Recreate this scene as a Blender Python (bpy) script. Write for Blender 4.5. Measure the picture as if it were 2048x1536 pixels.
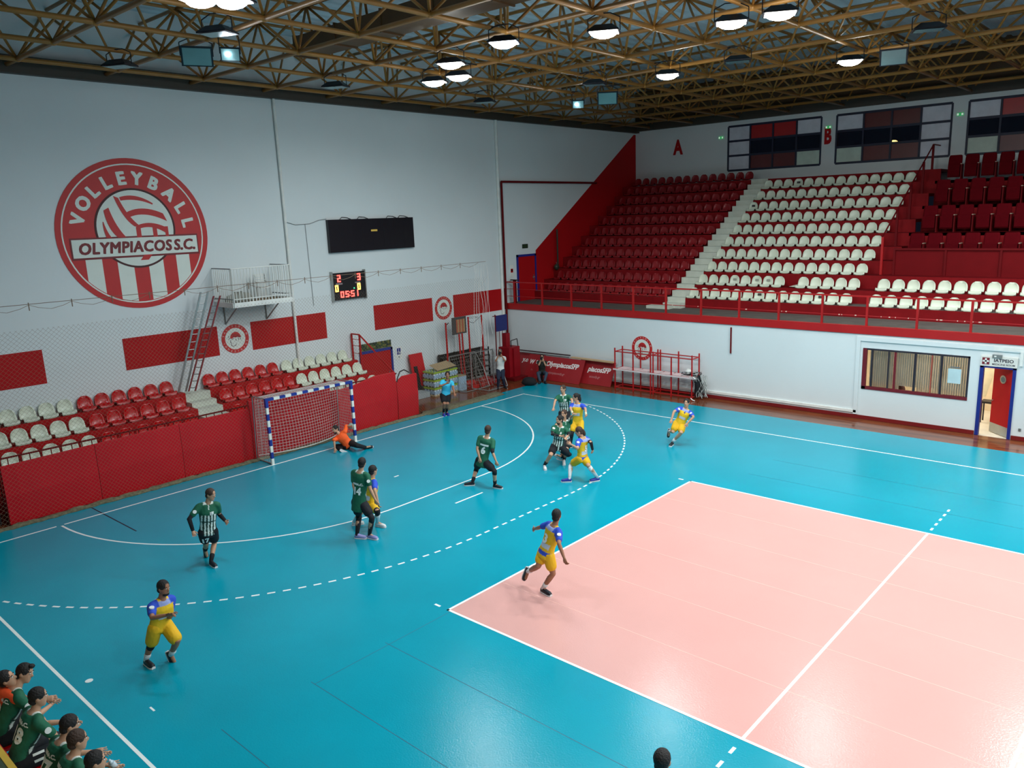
import bpy, bmesh, math, random
import numpy as np
from mathutils import Vector, Matrix, Quaternion
from mathutils.bvhtree import BVHTree
for o in list(bpy.data.objects): bpy.data.objects.remove(o)
S = bpy.context.scene
COL = S.collection
random.seed(7)
PI = math.pi

# ------------------------------------------------------------------ camera
CX, CY, CZ, YAW, PITCH, ROLL, FPX, PPX, PPY = 21.34126, -13.46721, 7.22329, 2.29295, -.21534, -.03395, 1568.449, 48.063, 5.0875
CP = Vector((CX, CY, CZ))
FW = Vector((math.cos(PITCH)*math.cos(YAW), math.cos(PITCH)*math.sin(YAW), math.sin(PITCH)))
_R = FW.cross(Vector((0, 0, 1))).normalized(); _U = _R.cross(FW)
RT = _R*math.cos(ROLL)+_U*math.sin(ROLL); UP = -_R*math.sin(ROLL)+_U*math.cos(ROLL)
cam_data = bpy.data.cameras.new('camera'); cam = bpy.data.objects.new('camera', cam_data); COL.objects.link(cam)
cam_data.sensor_width = 36; cam_data.lens = FPX*36/2048
cam_data.shift_x = -PPX/2048; cam_data.shift_y = PPY/2048
cam_data.clip_end = 200; cam_data.clip_start = .1
M = Matrix.Identity(4)
for i in range(3): M[i][0] = RT[i]; M[i][1] = UP[i]; M[i][2] = -FW[i]; M[i][3] = CP[i]
cam.matrix_world = M
S.camera = cam
# ------------------------------------------------------------------ world and exposure
W = bpy.data.worlds.new('night'); S.world = W; W.use_nodes = True
W.node_tree.nodes['Background'].inputs[0].default_value = (.012, .016, .03, 1)
W.node_tree.nodes['Background'].inputs[1].default_value = .3
S.view_settings.view_transform = 'Standard'; S.view_settings.look = 'None'
S.view_settings.gamma = 1; S.view_settings.use_curve_mapping = False
S.view_settings.exposure = 0.0
S.cycles.max_bounces = 6; S.cycles.diffuse_bounces = 4; S.cycles.glossy_bounces = 3
S.cycles.transparent_max_bounces = 8; S.cycles.use_denoising = True
S.cycles.sample_clamp_indirect = 4
LAMP_W = 190.0

def ray(px, py): return (FW + RT*((px-1024-PPX)/FPX) - UP*((py-768-PPY)/FPX))
def at(px, py, ax, v):
    d = ray(px, py); i = 'xyz'.index(ax); return CP + d*((v-CP[i])/d[i])
# ------------------------------------------------------------------ materials
def srgb(c):
    return tuple(((x/255)/12.92 if x/255 <= .04045 else ((x/255+.055)/1.055)**2.4) for x in c)
MATS = {}
def mat(name, rgb, rough=.5, metal=0, var=.08, scale=3.0, bump=0.0, bscale=40, coat=0, lin=False, spec=.5):
    if name in MATS: return MATS[name]
    m = bpy.data.materials.new(name); m.use_nodes = True; MATS[name] = m
    nt = m.node_tree; b = nt.nodes['Principled BSDF']
    c = rgb if lin else srgb(rgb)
    tc = nt.nodes.new('ShaderNodeTexCoord'); n = nt.nodes.new('ShaderNodeTexNoise')
    n.inputs['Scale'].default_value = scale; n.inputs['Detail'].default_value = 4
    nt.links.new(tc.outputs['Object'], n.inputs['Vector'])
    r = nt.nodes.new('ShaderNodeValToRGB')
    r.color_ramp.elements[0].position = .3; r.color_ramp.elements[1].position = .7
    r.color_ramp.elements[0].color = (*[x*(1-var) for x in c], 1)
    r.color_ramp.elements[1].color = (*[min(1, x*(1+var)) for x in c], 1)
    nt.links.new(n.outputs['Fac'], r.inputs['Fac']); nt.links.new(r.outputs['Color'], b.inputs['Base Color'])
    b.inputs['Roughness'].default_value = rough; b.inputs['Metallic'].default_value = metal
    b.inputs['Coat Weight'].default_value = coat; b.inputs['Specular IOR Level'].default_value = spec
    if bump:
        n2 = nt.nodes.new('ShaderNodeTexNoise'); n2.inputs['Scale'].default_value = bscale; n2.inputs['Detail'].default_value = 3
        nt.links.new(tc.outputs['Object'], n2.inputs['Vector'])
        bp = nt.nodes.new('ShaderNodeBump'); bp.inputs['Strength'].default_value = bump; bp.inputs['Distance'].default_value = .02
        nt.links.new(n2.outputs['Fac'], bp.inputs['Height']); nt.links.new(bp.outputs['Normal'], b.inputs['Normal'])
    return m
def emit(name, rgb, strength, lin=False):
    if name in MATS: return MATS[name]
    m = bpy.data.materials.new(name); m.use_nodes = True; MATS[name] = m
    b = m.node_tree.nodes['Principled BSDF']; c = rgb if lin else srgb(rgb)
    b.inputs['Base Color'].default_value = (.05, .05, .05, 1)
    b.inputs['Emission Color'].default_value = (*c, 1); b.inputs['Emission Strength'].default_value = strength
    return m
def attr_mat(name, rough=.75):
    m = bpy.data.materials.new(name); m.use_nodes = True; MATS[name] = m
    nt = m.node_tree; b = nt.nodes['Principled BSDF']
    a = nt.nodes.new('ShaderNodeAttribute'); a.attribute_name = 'kit'
    n = nt.nodes.new('ShaderNodeTexNoise'); n.inputs['Scale'].default_value = 9; n.inputs['Detail'].default_value = 3
    tc = nt.nodes.new('ShaderNodeTexCoord'); nt.links.new(tc.outputs['Object'], n.inputs['Vector'])
    bp = nt.nodes.new('ShaderNodeBump'); bp.inputs['Strength'].default_value = .5; bp.inputs['Distance'].default_value = .03
    nt.links.new(n.outputs['Fac'], bp.inputs['Height']); nt.links.new(bp.outputs['Normal'], b.inputs['Normal'])
    nt.links.new(a.outputs['Color'], b.inputs['Base Color']); b.inputs['Roughness'].default_value = rough
    return m
WALL = mat('wall_paint', (222, 228, 228), .75, var=.03, scale=.35, bump=.12, bscale=9)
def dirty_wall(name, base):
    m = mat(name, base, .75, var=.02, scale=.3, bump=.1, bscale=8)
    return m
RED = mat('red_paint', (178, 22, 24), .42, var=.07, scale=1.2)
RED_WALL = mat('red_wall_paint', (176, 14, 20), .6, spec=.2, var=.05, scale=.8)
RED_DARK = mat('dark_red_paint', (104, 10, 16), .6, spec=.15)
RED_PLASTIC = mat('red_plastic', (188, 10, 16), .22, var=.04)
RED_OLD = mat('faded_red_plastic', (136, 15, 22), .3, var=.12)
WHITE_PLASTIC = mat('white_plastic', (214, 220, 200), .28, var=.05)
WHITE = mat('white_paint', (232, 232, 226), .5)
LINE = mat('line_white', (240, 244, 240), .4, var=.01)
GREY = mat('grey_metal', (130, 134, 134), .45, .5)
STEEL = mat('galvanised_steel', (170, 174, 172), .35, .8)
DECK = mat('deck_concrete', (92, 84, 78), .8, var=.15, scale=2, bump=.2, bscale=12)
CONC = mat('step_concrete', (206, 210, 196), .8, var=.08, scale=2, bump=.2, bscale=14)
BLACK = mat('black_plastic', (14, 15, 20), .4)
BLACK_CLOTH = mat('black_cloth', (16, 17, 22), .85)
BLUE = mat('blue_paint', (20, 40, 130), .45)
NAVY = mat('navy_paint', (14, 22, 52), .45)
TUBE = mat('ochre_tube_paint', (158, 108, 44), .42, .1, var=.15, scale=1.5)
BEAM = mat('brown_beam_paint', (92, 62, 30), .5, var=.12)
ROOF = mat('roof_sheet', (196, 216, 224), .6, var=.06, scale=.5)
PAD = mat('red_vinyl', (196, 14, 30), .5, spec=.25, var=.06, scale=1.0, bump=.15, bscale=4)
NETM = mat('net_cord', (128, 104, 84), .9)
NETW = mat('white_net_cord', (222, 216, 208), .9)
NETG = mat('bunched_net', (112, 108, 84), .95, var=.35, scale=14, bump=1, bscale=60)
CARD = mat('cardboard', (168, 146, 112), .85)
YELLOW = mat('yellow_paint', (206, 168, 60), .5)
CREAM = mat('cream_board', (230, 218, 170), .6)
MAT_BLUE = mat('turquoise_vinyl', (0, 149, 171), .2, var=.05, scale=.6, bump=.1, bscale=36, spec=.24)
MAT_PINK = mat('pink_vinyl', (219, 164, 156), .2, var=.025, scale=.5, bump=.1, bscale=34, spec=.4)
SEAM = mat('mat_seam', (0, 92, 112), .5)
SEAMP = mat('pink_seam', (240, 186, 172), .4)
def wood():
    m = bpy.data.materials.new('varnished_parquet'); m.use_nodes = True; nt = m.node_tree; b = nt.nodes['Principled BSDF']
    tc = nt.nodes.new('ShaderNodeTexCoord'); br = nt.nodes.new('ShaderNodeTexBrick')
    br.inputs['Scale'].default_value = 1; br.inputs['Brick Width'].default_value = 1.4; br.inputs['Row Height'].default_value = .09
    br.inputs['Mortar Size'].default_value = .003; br.offset = .37
    br.inputs['Color1'].default_value = (*srgb((126, 70, 40)), 1); br.inputs['Color2'].default_value = (*srgb((92, 46, 26)), 1)
    br.inputs['Mortar'].default_value = (*srgb((50, 24, 14)), 1)
    nt.links.new(tc.outputs['Object'], br.inputs['Vector']); nt.links.new(br.outputs['Color'], b.inputs['Base Color'])
    b.inputs['Roughness'].default_value = .16
    return m
PARQUET = wood()

# ------------------------------------------------------------------ mesh helpers
class MB:
    def __init__(s): s.v = []; s.f = []; s.m = []
    def add(s, vs, fs, mi=0):
        n = len(s.v); s.v += [tuple(v) for v in vs]; s.f += [tuple(i+n for i in f) for f in fs]; s.m += [mi]*len(fs); return s
    def box(s, x0, x1, y0, y1, z0, z1, mi=0):
        vs = [(x, y, z) for z in (z0, z1) for y in (y0, y1) for x in (x0, x1)]
        return s.add(vs, [(0, 2, 3, 1), (4, 5, 7, 6), (0, 1, 5, 4), (2, 6, 7, 3), (0, 4, 6, 2), (1, 3, 7, 5)], mi)
    def obox(s, o, a, b, c, mi=0):   # origin corner and three edge vectors
        o, a, b, c = map(Vector, (o, a, b, c))
        vs = [o, o+a, o+b, o+a+b, o+c, o+a+c, o+b+c, o+a+b+c]
        fs = [(0, 2, 3, 1), (4, 5, 7, 6), (0, 1, 5, 4), (2, 6, 7, 3), (0, 4, 6, 2), (1, 3, 7, 5)]
        if a.cross(b).dot(c) < 0: fs = [f[::-1] for f in fs]
        return s.add(vs, fs, mi)
    def tube(s, p, q, r, n=8, r2=None, mi=0, cap=True):
        p, q = Vector(p), Vector(q); d = (q-p)
        if d.length < 1e-6: return s
        d.normalize(); a = d.orthogonal().normalized(); b = d.cross(a); r2 = r if r2 is None else r2
        vs = [p+(a*math.cos(2*PI*i/n)+b*math.sin(2*PI*i/n))*r for i in range(n)]
        vs += [q+(a*math.cos(2*PI*i/n)+b*math.sin(2*PI*i/n))*r2 for i in range(n)]
        fs = [(i, (i+1) % n, n+(i+1) % n, n+i) for i in range(n)]
        if cap: fs += [tuple(range(n))[::-1], tuple(range(n, 2*n))]
        return s.add(vs, fs, mi)
    def path(s, pts, r, n=8, mi=0):
        pts = [Vector(p) for p in pts]
        for i in range(len(pts)-1):
            s.tube(pts[i], pts[i+1], r, n, mi=mi)
        return s
    def ell(s, c, rx, ry, rz, rot=None, nu=12, nv=8, mi=0):
        vs = []; c = Vector(c)
        for j in range(1, nv):
            t = PI*j/nv
            for i in range(nu):
                v = Vector((rx*math.sin(t)*math.cos(2*PI*i/nu), ry*math.sin(t)*math.sin(2*PI*i/nu), rz*math.cos(t)))
                vs.append(c+(rot@v if rot else v))
        top = Vector((0, 0, rz)); vs.append(c+(rot@top if rot else top)); vs.append(c-(rot@top if rot else top))
        T = len(vs)-2; B = T+1; fs = []
        for i in range(nu):
            k = (i+1) % nu
            fs.append((T, i, k)); fs.append((B, (nv-2)*nu+k, (nv-2)*nu+i))
            for j in range(nv-2): fs.append((j*nu+i, (j+1)*nu+i, (j+1)*nu+k, j*nu+k))
        return s.add(vs, fs, mi)
    def poly(s, pts, n, th, mi=0):   # extruded polygon: 3D points, extruded by vector n*th
        pts = [Vector(p) for p in pts]; n = Vector(n).normalized()*th; k = len(pts)
        nn = Vector((0, 0, 0))
        for i in range(k): nn += pts[i].cross(pts[(i+1) % k])
        if nn.dot(n) < 0: pts = pts[::-1]
        vs = pts+[p+n for p in pts]
        return s.add(vs, [tuple(range(k))[::-1], tuple(range(k, 2*k))]+[(i, (i+1) % k, k+(i+1) % k, k+i) for i in range(k)], mi)
    def loft(s, rings, mi=0):   # list of rings with equal vert counts, capped
        n = len(rings[0]); base = len(s.v)
        vs = [p for r in rings for p in r]; fs = []
        for j in range(len(rings)-1):
            for i in range(n): fs.append((j*n+i, j*n+(i+1) % n, (j+1)*n+(i+1) % n, (j+1)*n+i))
        fs.append(tuple(range(n))[::-1]); fs.append(tuple((len(rings)-1)*n+i for i in range(n)))
        return s.add(vs, fs, mi)
    def mesh(s, name, mats, smooth=False):
        me = bpy.data.meshes.new(name); me.from_pydata(s.v, [], s.f)
        for m in (mats if isinstance(mats, (list, tuple)) else [mats]): me.materials.append(m)
        if any(s.m): me.polygons.foreach_set('material_index', s.m)
        if smooth: me.polygons.foreach_set('use_smooth', [True]*len(s.f))
        me.update(); return me
    def build(s, name, mats, parent=None, smooth=False, **kw):
        return obj(name, s.mesh(name, mats, smooth), parent, **kw)
def obj(name, me, parent=None, **kw):
    o = bpy.data.objects.new(name, me); COL.objects.link(o)
    if parent is not None: o.parent = parent; 
    for k, v in kw.items():
        if v is not None: o[k] = v
    return o
def thing(name, label, cat, loc=(0, 0, 0), rz=0, group=None):
    o = bpy.data.objects.new(name, None); COL.objects.link(o); o.location = loc; o.rotation_euler = (0, 0, rz)
    o.empty_display_size = .2; o['label'] = label; o['category'] = cat
    if group: o['group'] = group
    return o
def rebase(root, loc):   # children built in world coordinates; move the empty to its base
    root.location = loc
    for c in root.children: c.matrix_parent_inverse = Matrix.Translation(-Vector(loc))
    return root
def tag(o, label, cat, group=None):
    o['label'] = label; o['category'] = cat
    if group: o['group'] = group
    return o
def struct(o): o['kind'] = 'structure'; return o
def copy_obj(o, parent=None, name=None):
    c = o.copy(); COL.objects.link(c); c.parent = parent
    for ch in list(o.children): copy_obj(ch, c)
    return c
_tc = {}
def text_verts(body, size, off=0.0, shear=0.0, sx=1.0, align='CENTER', space=1.0):
    key = (body, size, off, shear, sx, align, space)
    if key in _tc: return _tc[key]
    cu = bpy.data.curves.new('t', 'FONT'); cu.body = body; cu.size = size; cu.align_x = align; cu.align_y = 'CENTER'
    cu.offset = off; cu.shear = shear; cu.resolution_u = 3; cu.space_character = space
    o = bpy.data.objects.new('t', cu); COL.objects.link(o)
    me = o.to_mesh()
    v = [(p.co.x*sx, p.co.y) for p in me.vertices]; f = [tuple(p.vertices) for p in me.polygons]
    o.to_mesh_clear(); bpy.data.objects.remove(o); bpy.data.curves.remove(cu)
    _tc[key] = (v, f); return _tc[key]
def text_on(body, size, origin, r, u, name, m, parent, th=.004, bold=0, **kw):
    v, f = text_verts(body, size, **kw); o = Vector(origin); r = Vector(r).normalized(); u = Vector(u).normalized(); n = r.cross(u)
    mb = MB()
    for i, (dx, dy) in enumerate(((0, 0),) if not bold else ((-1, -.6), (1, -.6), (-1, .6), (1, .6), (0, 0), (-.5, .9), (.5, -.9))):
        mb.add([o+r*(a+dx*bold)+u*(b+dy*bold)+n*(th+i*.0006) for a, b in v], f)
    return mb.build(name, m, parent)

ORD = ['first', 'second', 'third', 'fourth', 'fifth', 'sixth', 'seventh', 'eighth', 'ninth', 'tenth', 'eleventh', 'twelfth', 'thirteenth', 'fourteenth', 'fifteenth', 'sixteenth', 'seventeenth', 'eighteenth', 'nineteenth', 'twentieth']
# ================================================================== SETTING
DX = -4.1; WY = 13.47; BY = 24.45; ZT = 11.55; XF = 44.0; YN = -24.0
struct(MB().box(DX, XF, YN, WY+.1, -.2, -.006).build('floor', PARQUET))
# turquoise sports mat with painted courts
smat = thing('sports_mat', 'turquoise vinyl sports mat covering the hall floor with painted court lines', 'floor mat')
MB().box(-.95, 41, -13.5, 12.05, -.006, 0).build('mat_sheet', MAT_BLUE, smat)
MB().box(11, 29, -4.5, 4.5, 0, .0015).build('pink_court', MAT_PINK, smat, label='salmon pink inner court surface')
def seg(x0, y0, x1, y1, w=.05, z=.003, m=LINE, name='court_line'):
    d = Vector((x1-x0, y1-y0, 0)).normalized(); n = Vector((-d.y, d.x, 0))*w/2
    a = Vector((x0, y0, 0)); b = Vector((x1, y1, 0))
    MB().obox(a-n, b-a, n*2, (0, 0, z)).build(name, m, smat)
def arc(cx, cy, R, a0, a1, w=.05, z=.003, n=24):
    mb = MB()
    ps = [(a0+(a1-a0)*i/n) for i in range(n+1)]
    for i in range(n):
        q = [(cx+r*math.cos(t), cy+r*math.sin(t), 0) for r, t in ((R-w/2, ps[i]), (R+w/2, ps[i]), (R+w/2, ps[i+1]), (R-w/2, ps[i+1]))]
        mb.poly(q, (0, 0, 1), z)
    return mb
seg(0, -10, 0, -7.58); seg(0, -7.4, 0, -1.5); seg(0, -1.5, 0, 1.5, .06); seg(0, 1.5, 0, 10)
seg(0, 9.95, 40, 9.95); seg(0, -9.98, 40, -9.98)
mb = arc(0, 1.5, 5.975, 0, PI/2); mb2 = arc(0, -1.5, 5.975, -PI/2+.01, 0)
mb.add(mb2.v, mb2.f); mb.box(5.95, 6, -1.5, 1.5, 0, .003); mb.build('goal_area_line', LINE, smat)
# dashed free throw line
def dash_arc(cy, sgn):
    L = 0; R = 8.975; t = 0 ; tot = R*math.asin(min(1, (9.93-1.5)/R))
    s = .04
    while s < tot:
        e = min(s+.155, tot); a0 = s/R; a1 = e/R
        if sgn < 0: a0, a1 = -a1, -a0
        arc(0, cy, R, a0, a1, n=2).build('line_dash', LINE, smat); s += .30
dash_arc(1.5, 1); dash_arc(-1.5, -1)
for i in range(10): seg(8.975, -1.42+.3*i, 8.975, -1.265+.3*i, name='line_dash')
seg(7, -.5, 7, .5, name='penalty_line'); seg(4, -.08, 4, .08, name='goalkeeper_line')
# volleyball lines
VZ = .0045
for a in ((11.025, -4.5, 11.025, 4.5), (28.975, -4.5, 28.975, 4.5), (11, 4.475, 29, 4.475), (11, -4.475, 29, -4.475), (17.025, -4.45, 17.025, 4.45), (20, -4.45, 20, 4.45), (22.975, -4.45, 22.975, 4.45)):
    seg(*a, z=VZ)
for s in (-1, 1):
    seg(10.65, s*4.475, 10.8, s*4.475, name='service_mark')
    for i in range(5): seg(17.025, s*(4.7+.35*i), 17.025, s*(4.85+.35*i), name='line_dash')
for y in (-7.45, -5.95, 5.95, 7.5, -8.97): seg(11.0 if y < 0 else 12, y, 41, y, .012, .0008, SEAM, 'mat_seam')
for y in (-3.03, -1.5, 0.02, 1.5, 3.0): seg(11.08, y, 28.9, y, .012, .0022, SEAMP, 'mat_seam')
seg(11.1, -7.45, 11.1, -4.5, .012, .0008, SEAM, 'mat_seam')
seg(-.8, -6.5, 2.0, -6.46, .035, .002, mat('dark_tape', (10, 50, 66), .5), 'dark_tape')
seg(5.0, -10.9, 14, -10.75, .03, .002, mat('dark_tape', (10, 50, 66), .5), 'dark_tape')
MB().tube((8.05, -9.72, 0), (8.05, -9.72, .004), .06, 16).build('spot_mark', LINE, smat)
seg(9.6, -9.4, 9.75, -9.4, .03, name='spot_mark')
# walls
EW = MB().box(DX-.3, DX, YN, BY+.3, -.2, 15).build('wall_end', WALL); struct(EW)
def wall_cells(x0, x1, z0, z1, y0, y1, holes):
    mb = MB(); xs = sorted({x0, x1, *[h[0] for h in holes], *[h[1] for h in holes]})
    for a, b in zip(xs[:-1], xs[1:]):
        hs = [h for h in holes if h[0] < (a+b)/2 < h[1]]
        if not hs: mb.box(a, b, y0, y1, z0, z1); continue
        h = hs[0]
        if h[2] > z0: mb.box(a, b, y0, y1, z0, h[2])
        if h[3] < z1: mb.box(a, b, y0, y1, h[3], z1)
    return mb
struct(wall_cells(DX, XF, -.2, 2.93, WY, WY+.12, [(12.42, 15.68, 1.08, 2.46), (15.99, 16.93, -.01, 2.2)]).build('wall_side', WALL))
WIN = [(1.53, 6.3), (7.02, 11.88), (12.52, 17.3), (18.0, 22.8)]
struct(wall_cells(DX, XF, 8.0, 11.75, BY, BY+.3, [(a, b, 9.1, 11.25) for a, b in WIN]).build('wall_upper', WALL))
struct(MB().box(DX, XF, BY-.02, BY+.3, 11.75, 15).build('wall_gable', mat('brown_cladding', (86, 60, 34), .6)))
struct(MB().box(XF, XF+.3, YN, BY, -.2, 15).build('wall_back', WALL))
struct(MB().box(DX, XF, YN-.3, YN, -.2, 15).build('wall_near', WALL))
# baseboard and ledges on the side wall
struct(wall_cells(DX, XF, 0, .13, WY-.03, WY, [(15.95, 16.97, -.01, .2)]).build('baseboard_side', mat('baseboard_red', (120, 22, 24), .4)))
t = MB().box(-3.9, 12.3, WY-.05, WY, .2, .29).build('cable_duct', WHITE); tag(t, 'long white cable duct along the foot of the wall', 'cable duct')
# lintel steps round the medical room
tr = MB().box(12.2, 17.05, WY-.05, WY, 2.71, 2.85).box(12.2, 12.33, WY-.05, WY, .15, 2.71).build('trim_1', WALL); struct(tr)
# ceiling: corrugated roof sheets
mb = MB(); x = DX
prof = []
while x < XF: prof.append((x, 13.55)); prof.append((x+.22, 13.55)); prof.append((x+.28, 13.62)); prof.append((x+.44, 13.62)); x += .5
n = len(prof)
mb.add([(a, YN, z) for a, z in prof]+[(a, BY, z) for a, z in prof], [(i, i+1, n+i+1, n+i) for i in range(n-1)])
struct(mb.build('ceiling', ROOF))
struct(MB().box(DX, XF, YN, BY, 13.75, 13.9).build('roof', BEAM))
BEAMD = mat('dark_wall_beam', (62, 54, 44), .6)
struct(MB().box(DX, DX+.25, YN, BY, 11.42, 11.88).build('trim_2', BEAMD))
struct(MB().box(DX, XF, BY-.3, BY-.02, 11.5, 12.0).build('trim_3', BEAMD))

DX = -4.096; WY = 13.466; BY = 24.446
# ================================================================== ROOF TRUSS
truss = thing('roof_truss', 'ochre painted double layer steel space frame under the roof', 'roof truss')
ZB, ZU = 11.63, 13.2
GX = [-3.0+2.6*i for i in range(19)]; GY = [-5.8+2.51*j for j in range(-7, 13)]
for y in GY: MB().tube((DX+.02, y, ZB), (XF, y, ZB), .062, 8).build('bottom_chord', TUBE, truss, smooth=True)
for x in GX: MB().tube((x, YN, ZB), (x, BY, ZB), .062, 8).build('bottom_chord', TUBE, truss, smooth=True)
for y in GY[:-1]: MB().tube((DX+.02, y+1.255, ZU), (XF, y+1.255, ZU), .05, 6).build('top_chord', TUBE, truss, smooth=True)
for x in GX: MB().tube((x+1.3, YN, ZU), (x+1.3, BY, ZU), .05, 6).build('top_chord', TUBE, truss, smooth=True)
dm = []
for sx in (-1, 1):
    for sy in (-1, 1): dm.append(MB().tube((0, 0, 0), (sx*1.3, sy*1.255, ZU-ZB), .037, 6).mesh('diagonal_brace', TUBE, True))
dm.append(MB().tube((0, 0, 0), (0, 0, ZU-ZB), .03, 6).mesh('vertical_strut', TUBE, True))
nodes = [(x, y) for x in GX for y in GY]
nodes.sort(key=lambda p: (p[0]-CX)**2+(p[1]-CY)**2 if (Vector((p[0], p[1], ZB))-CP).dot(FW) > 4 and abs((Vector((p[0], p[1], ZB))-CP).dot(RT)/(Vector((p[0], p[1], ZB))-CP).dot(FW)) < .75 and p[0] < 24 else 1e9)
rest = MB(); cnt = 0
for (x, y) in nodes:
    for k, me in enumerate(dm[:4]):
        if cnt < 300: o = obj('diagonal_brace', me, truss); o.location = (x, y, ZB); cnt += 1
        else:
            sx, sy = [(-1, -1), (-1, 1), (1, -1), (1, 1)][k]
            rest.tube((x, y, ZB), (x+sx*1.3, y+sy*1.255, ZU), .037, 5, cap=False)
o = rest.build('diagonal_brace', TUBE, truss, smooth=True); o['kind'] = 'stuff'
nm = MB().ell((0, 0, 0), .1, .1, .08).mesh('truss_node', TUBE, True)
for i, (x, y) in enumerate(nodes[:120]): o = obj('truss_node', nm, truss); o.location = (x, y, ZB)
# air duct
duct = thing('air_duct', 'brown rectangular air duct running through the roof truss', 'air duct')
for i in range(6):
    MB().box(.2+2.0*i, 2.17+2.0*i, .45, 1.15, 12.0, 12.5).build('duct_section', BEAM, duct)
    MB().box(.15+2.0*i, .2+2.0*i, .42, 1.18, 11.96, 12.54).build('duct_flange', BEAM, duct)

# ================================================================== LAMPS
LENS_W = emit('lamp_lens_white', (1, .98, .86), 30, True); LENS_B = emit('lamp_lens_blue', (.8, .85, 1), 30, True)
LENS_OFF = mat('lamp_glass_unlit', (104, 140, 140), .15)
HOUS = mat('lamp_housing', (22, 26, 34), .4, .3)
def floodlight(x, y, z, lit, label, tilt=(0, 0), rz=0, watt=LAMP_W, warm=True, small=False, group=None):
    if tilt[0]: rz = math.atan2(y-CY, x-CX)-PI/2; tilt = (tilt[0], 0)
    t = thing('floodlight', label, 'floodlight', (x, y, z+.02), rz, group)
    w, d, h = (.36, .24, .12) if not small else (.22, .16, .08)
    R = Matrix.Rotation(tilt[0], 3, 'X') @ Matrix.Rotation(tilt[1], 3, 'Y')
    mb = MB()
    r0 = [Vector((a*w, b*d, 0)) for a, b in ((-1, -1), (1, -1), (1, 1), (-1, 1))]
    r1 = [Vector((a*w*.55, b*d*.5, h*1.3)) for a, b in ((-1, -1), (1, -1), (1, 1), (-1, 1))]
    mb.loft([[R@v for v in r0], [R@(v+Vector((0, 0, .03))) for v in r0], [R@v for v in r1]])
    mb.build('housing', HOUS, t)
    lens = MB().add([R@(Vector((v.x*.88, v.y*.86, -.012))) for v in r0], [(3, 2, 1, 0)]).build('lens', (LENS_W if warm else LENS_B) if lit and not small else LENS_OFF, t)
    if small: MB().ell(R@Vector((-.05, .0, -.02)), .06, .06, .04, nu=12, nv=8).build('lit_bulb', emit('led_spot', (.85, .88, 1), 60, True), t)
    if lit and not small:
        dm_ = MB().ell((0, 0, 0), w*.86, d*.86, .13, R, nu=16, nv=8); dm_.v = [(x_, y_, min(z_, -.0)) for x_, y_, z_ in dm_.v]; dm_.build('glow_dome', LENS_W if warm else LENS_B, t, smooth=True)  # glowing dome added to enlarge the lamp's bright blob
    br = MB(); top = ZB-z-.02
    for s in (-1, 1): br.path([R@Vector((s*w*1.02, 0, .03)), Vector((s*w*1.02, 0, top*.75)), Vector((s*w*.4, 0, top))], .012, 6)
    br.tube((-w*.4, 0, top), (w*.4, 0, top), .012, 6); br.build('bracket', HOUS, t)
    gx = min(GX, key=lambda g: abs(g-x)); gy = min(GY, key=lambda g: abs(g-y)); iv = Matrix.Rotation(-rz, 3, 'Z')
    dv_ = Vector((gx-x, 0, 0)) if abs(gx-x) < abs(gy-y) else Vector((0, gy-y, 0)); dv_ = iv @ dv_
    MB().tube((0, 0, top), (dv_.x, dv_.y, top), .016, 6).build('hanger', HOUS, t)
    if lit:
        ld = bpy.data.lights.new('flood_lamp', 'AREA'); ld.shape = 'RECTANGLE'; ld.size = w*1.7; ld.size_y = d*1.7
        ld.energy = watt; ld.color = (.9, .98, 1) if warm else (.78, .9, 1); ld.spread = math.radians(172)
        lo = bpy.data.objects.new('flood_lamp', ld); COL.objects.link(lo); lo.parent = t
        if not group:
            sp = bpy.data.lights.new('roof_fill', 'POINT'); sp.energy = watt*.2; sp.shadow_soft_size = .12; sp.color = ld.color  # added point light that brightens the truss and roof sheets
            so_ = bpy.data.objects.new('roof_fill', sp); COL.objects.link(so_); so_.parent = t; so_.location = (0, 0, -.3)
        m4 = R.to_4x4(); m4.translation = R@Vector((0, 0, -.03 if small else -.145)); lo.matrix_local = m4
    return t
lit = [(6.78, -5.75, 0, 'lit bluish floodlight in the high corner of the picture beside its twin', .5), (7.05, -5.3, 0, 'lit bluish floodlight in the high corner, inner one of the pair', .5),
       (7.84, 1.13, 0, 'large lit floodlight hanging just past the end of the brown air duct', 1), (10.06, 2.09, 1, 'lit bell shaped floodlight alone between two truss rows over mid court', .8),
       (5.14, 1.94, 1, 'upper lit floodlight of the cluster of three over the scoreboard wall', .4), (2.74, 3.5, 1, 'lit floodlight of the cluster of three nearest the end wall', .35),
       (3.88, 3.43, 1, 'lit floodlight of the cluster of three farther out over the court', .45), (7.92, 8.28, 1, 'brightest warm floodlight in front of the letter A section', 1.1),
       (12.48, 3.53, 1, 'bright floodlight of the high pair above the letter A, lower one', 1.1), (13.58, 3.59, 1, 'bright floodlight of the high pair above the letter A, upper one', 1.1),
       (12.55, 10.58, 1, 'lit floodlight above the second upper window', .9)]
for x, y, wm, lb, k in lit: floodlight(x, y, 11.2, True, lb, watt=LAMP_W*k, warm=bool(wm), rz=.5)
floodlight(3.22, -3.3, 11.1, True, 'floodlight with one bright spot beside an unlit floodlight near the end wall', (-.95, 0), .6, LAMP_W*.08, False, True)
floodlight(2.55, 10.76, 11.15, True, 'small floodlight with one bright spot over the corner stand', (-.95, 0), .6, LAMP_W*.08, False, True)
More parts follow.
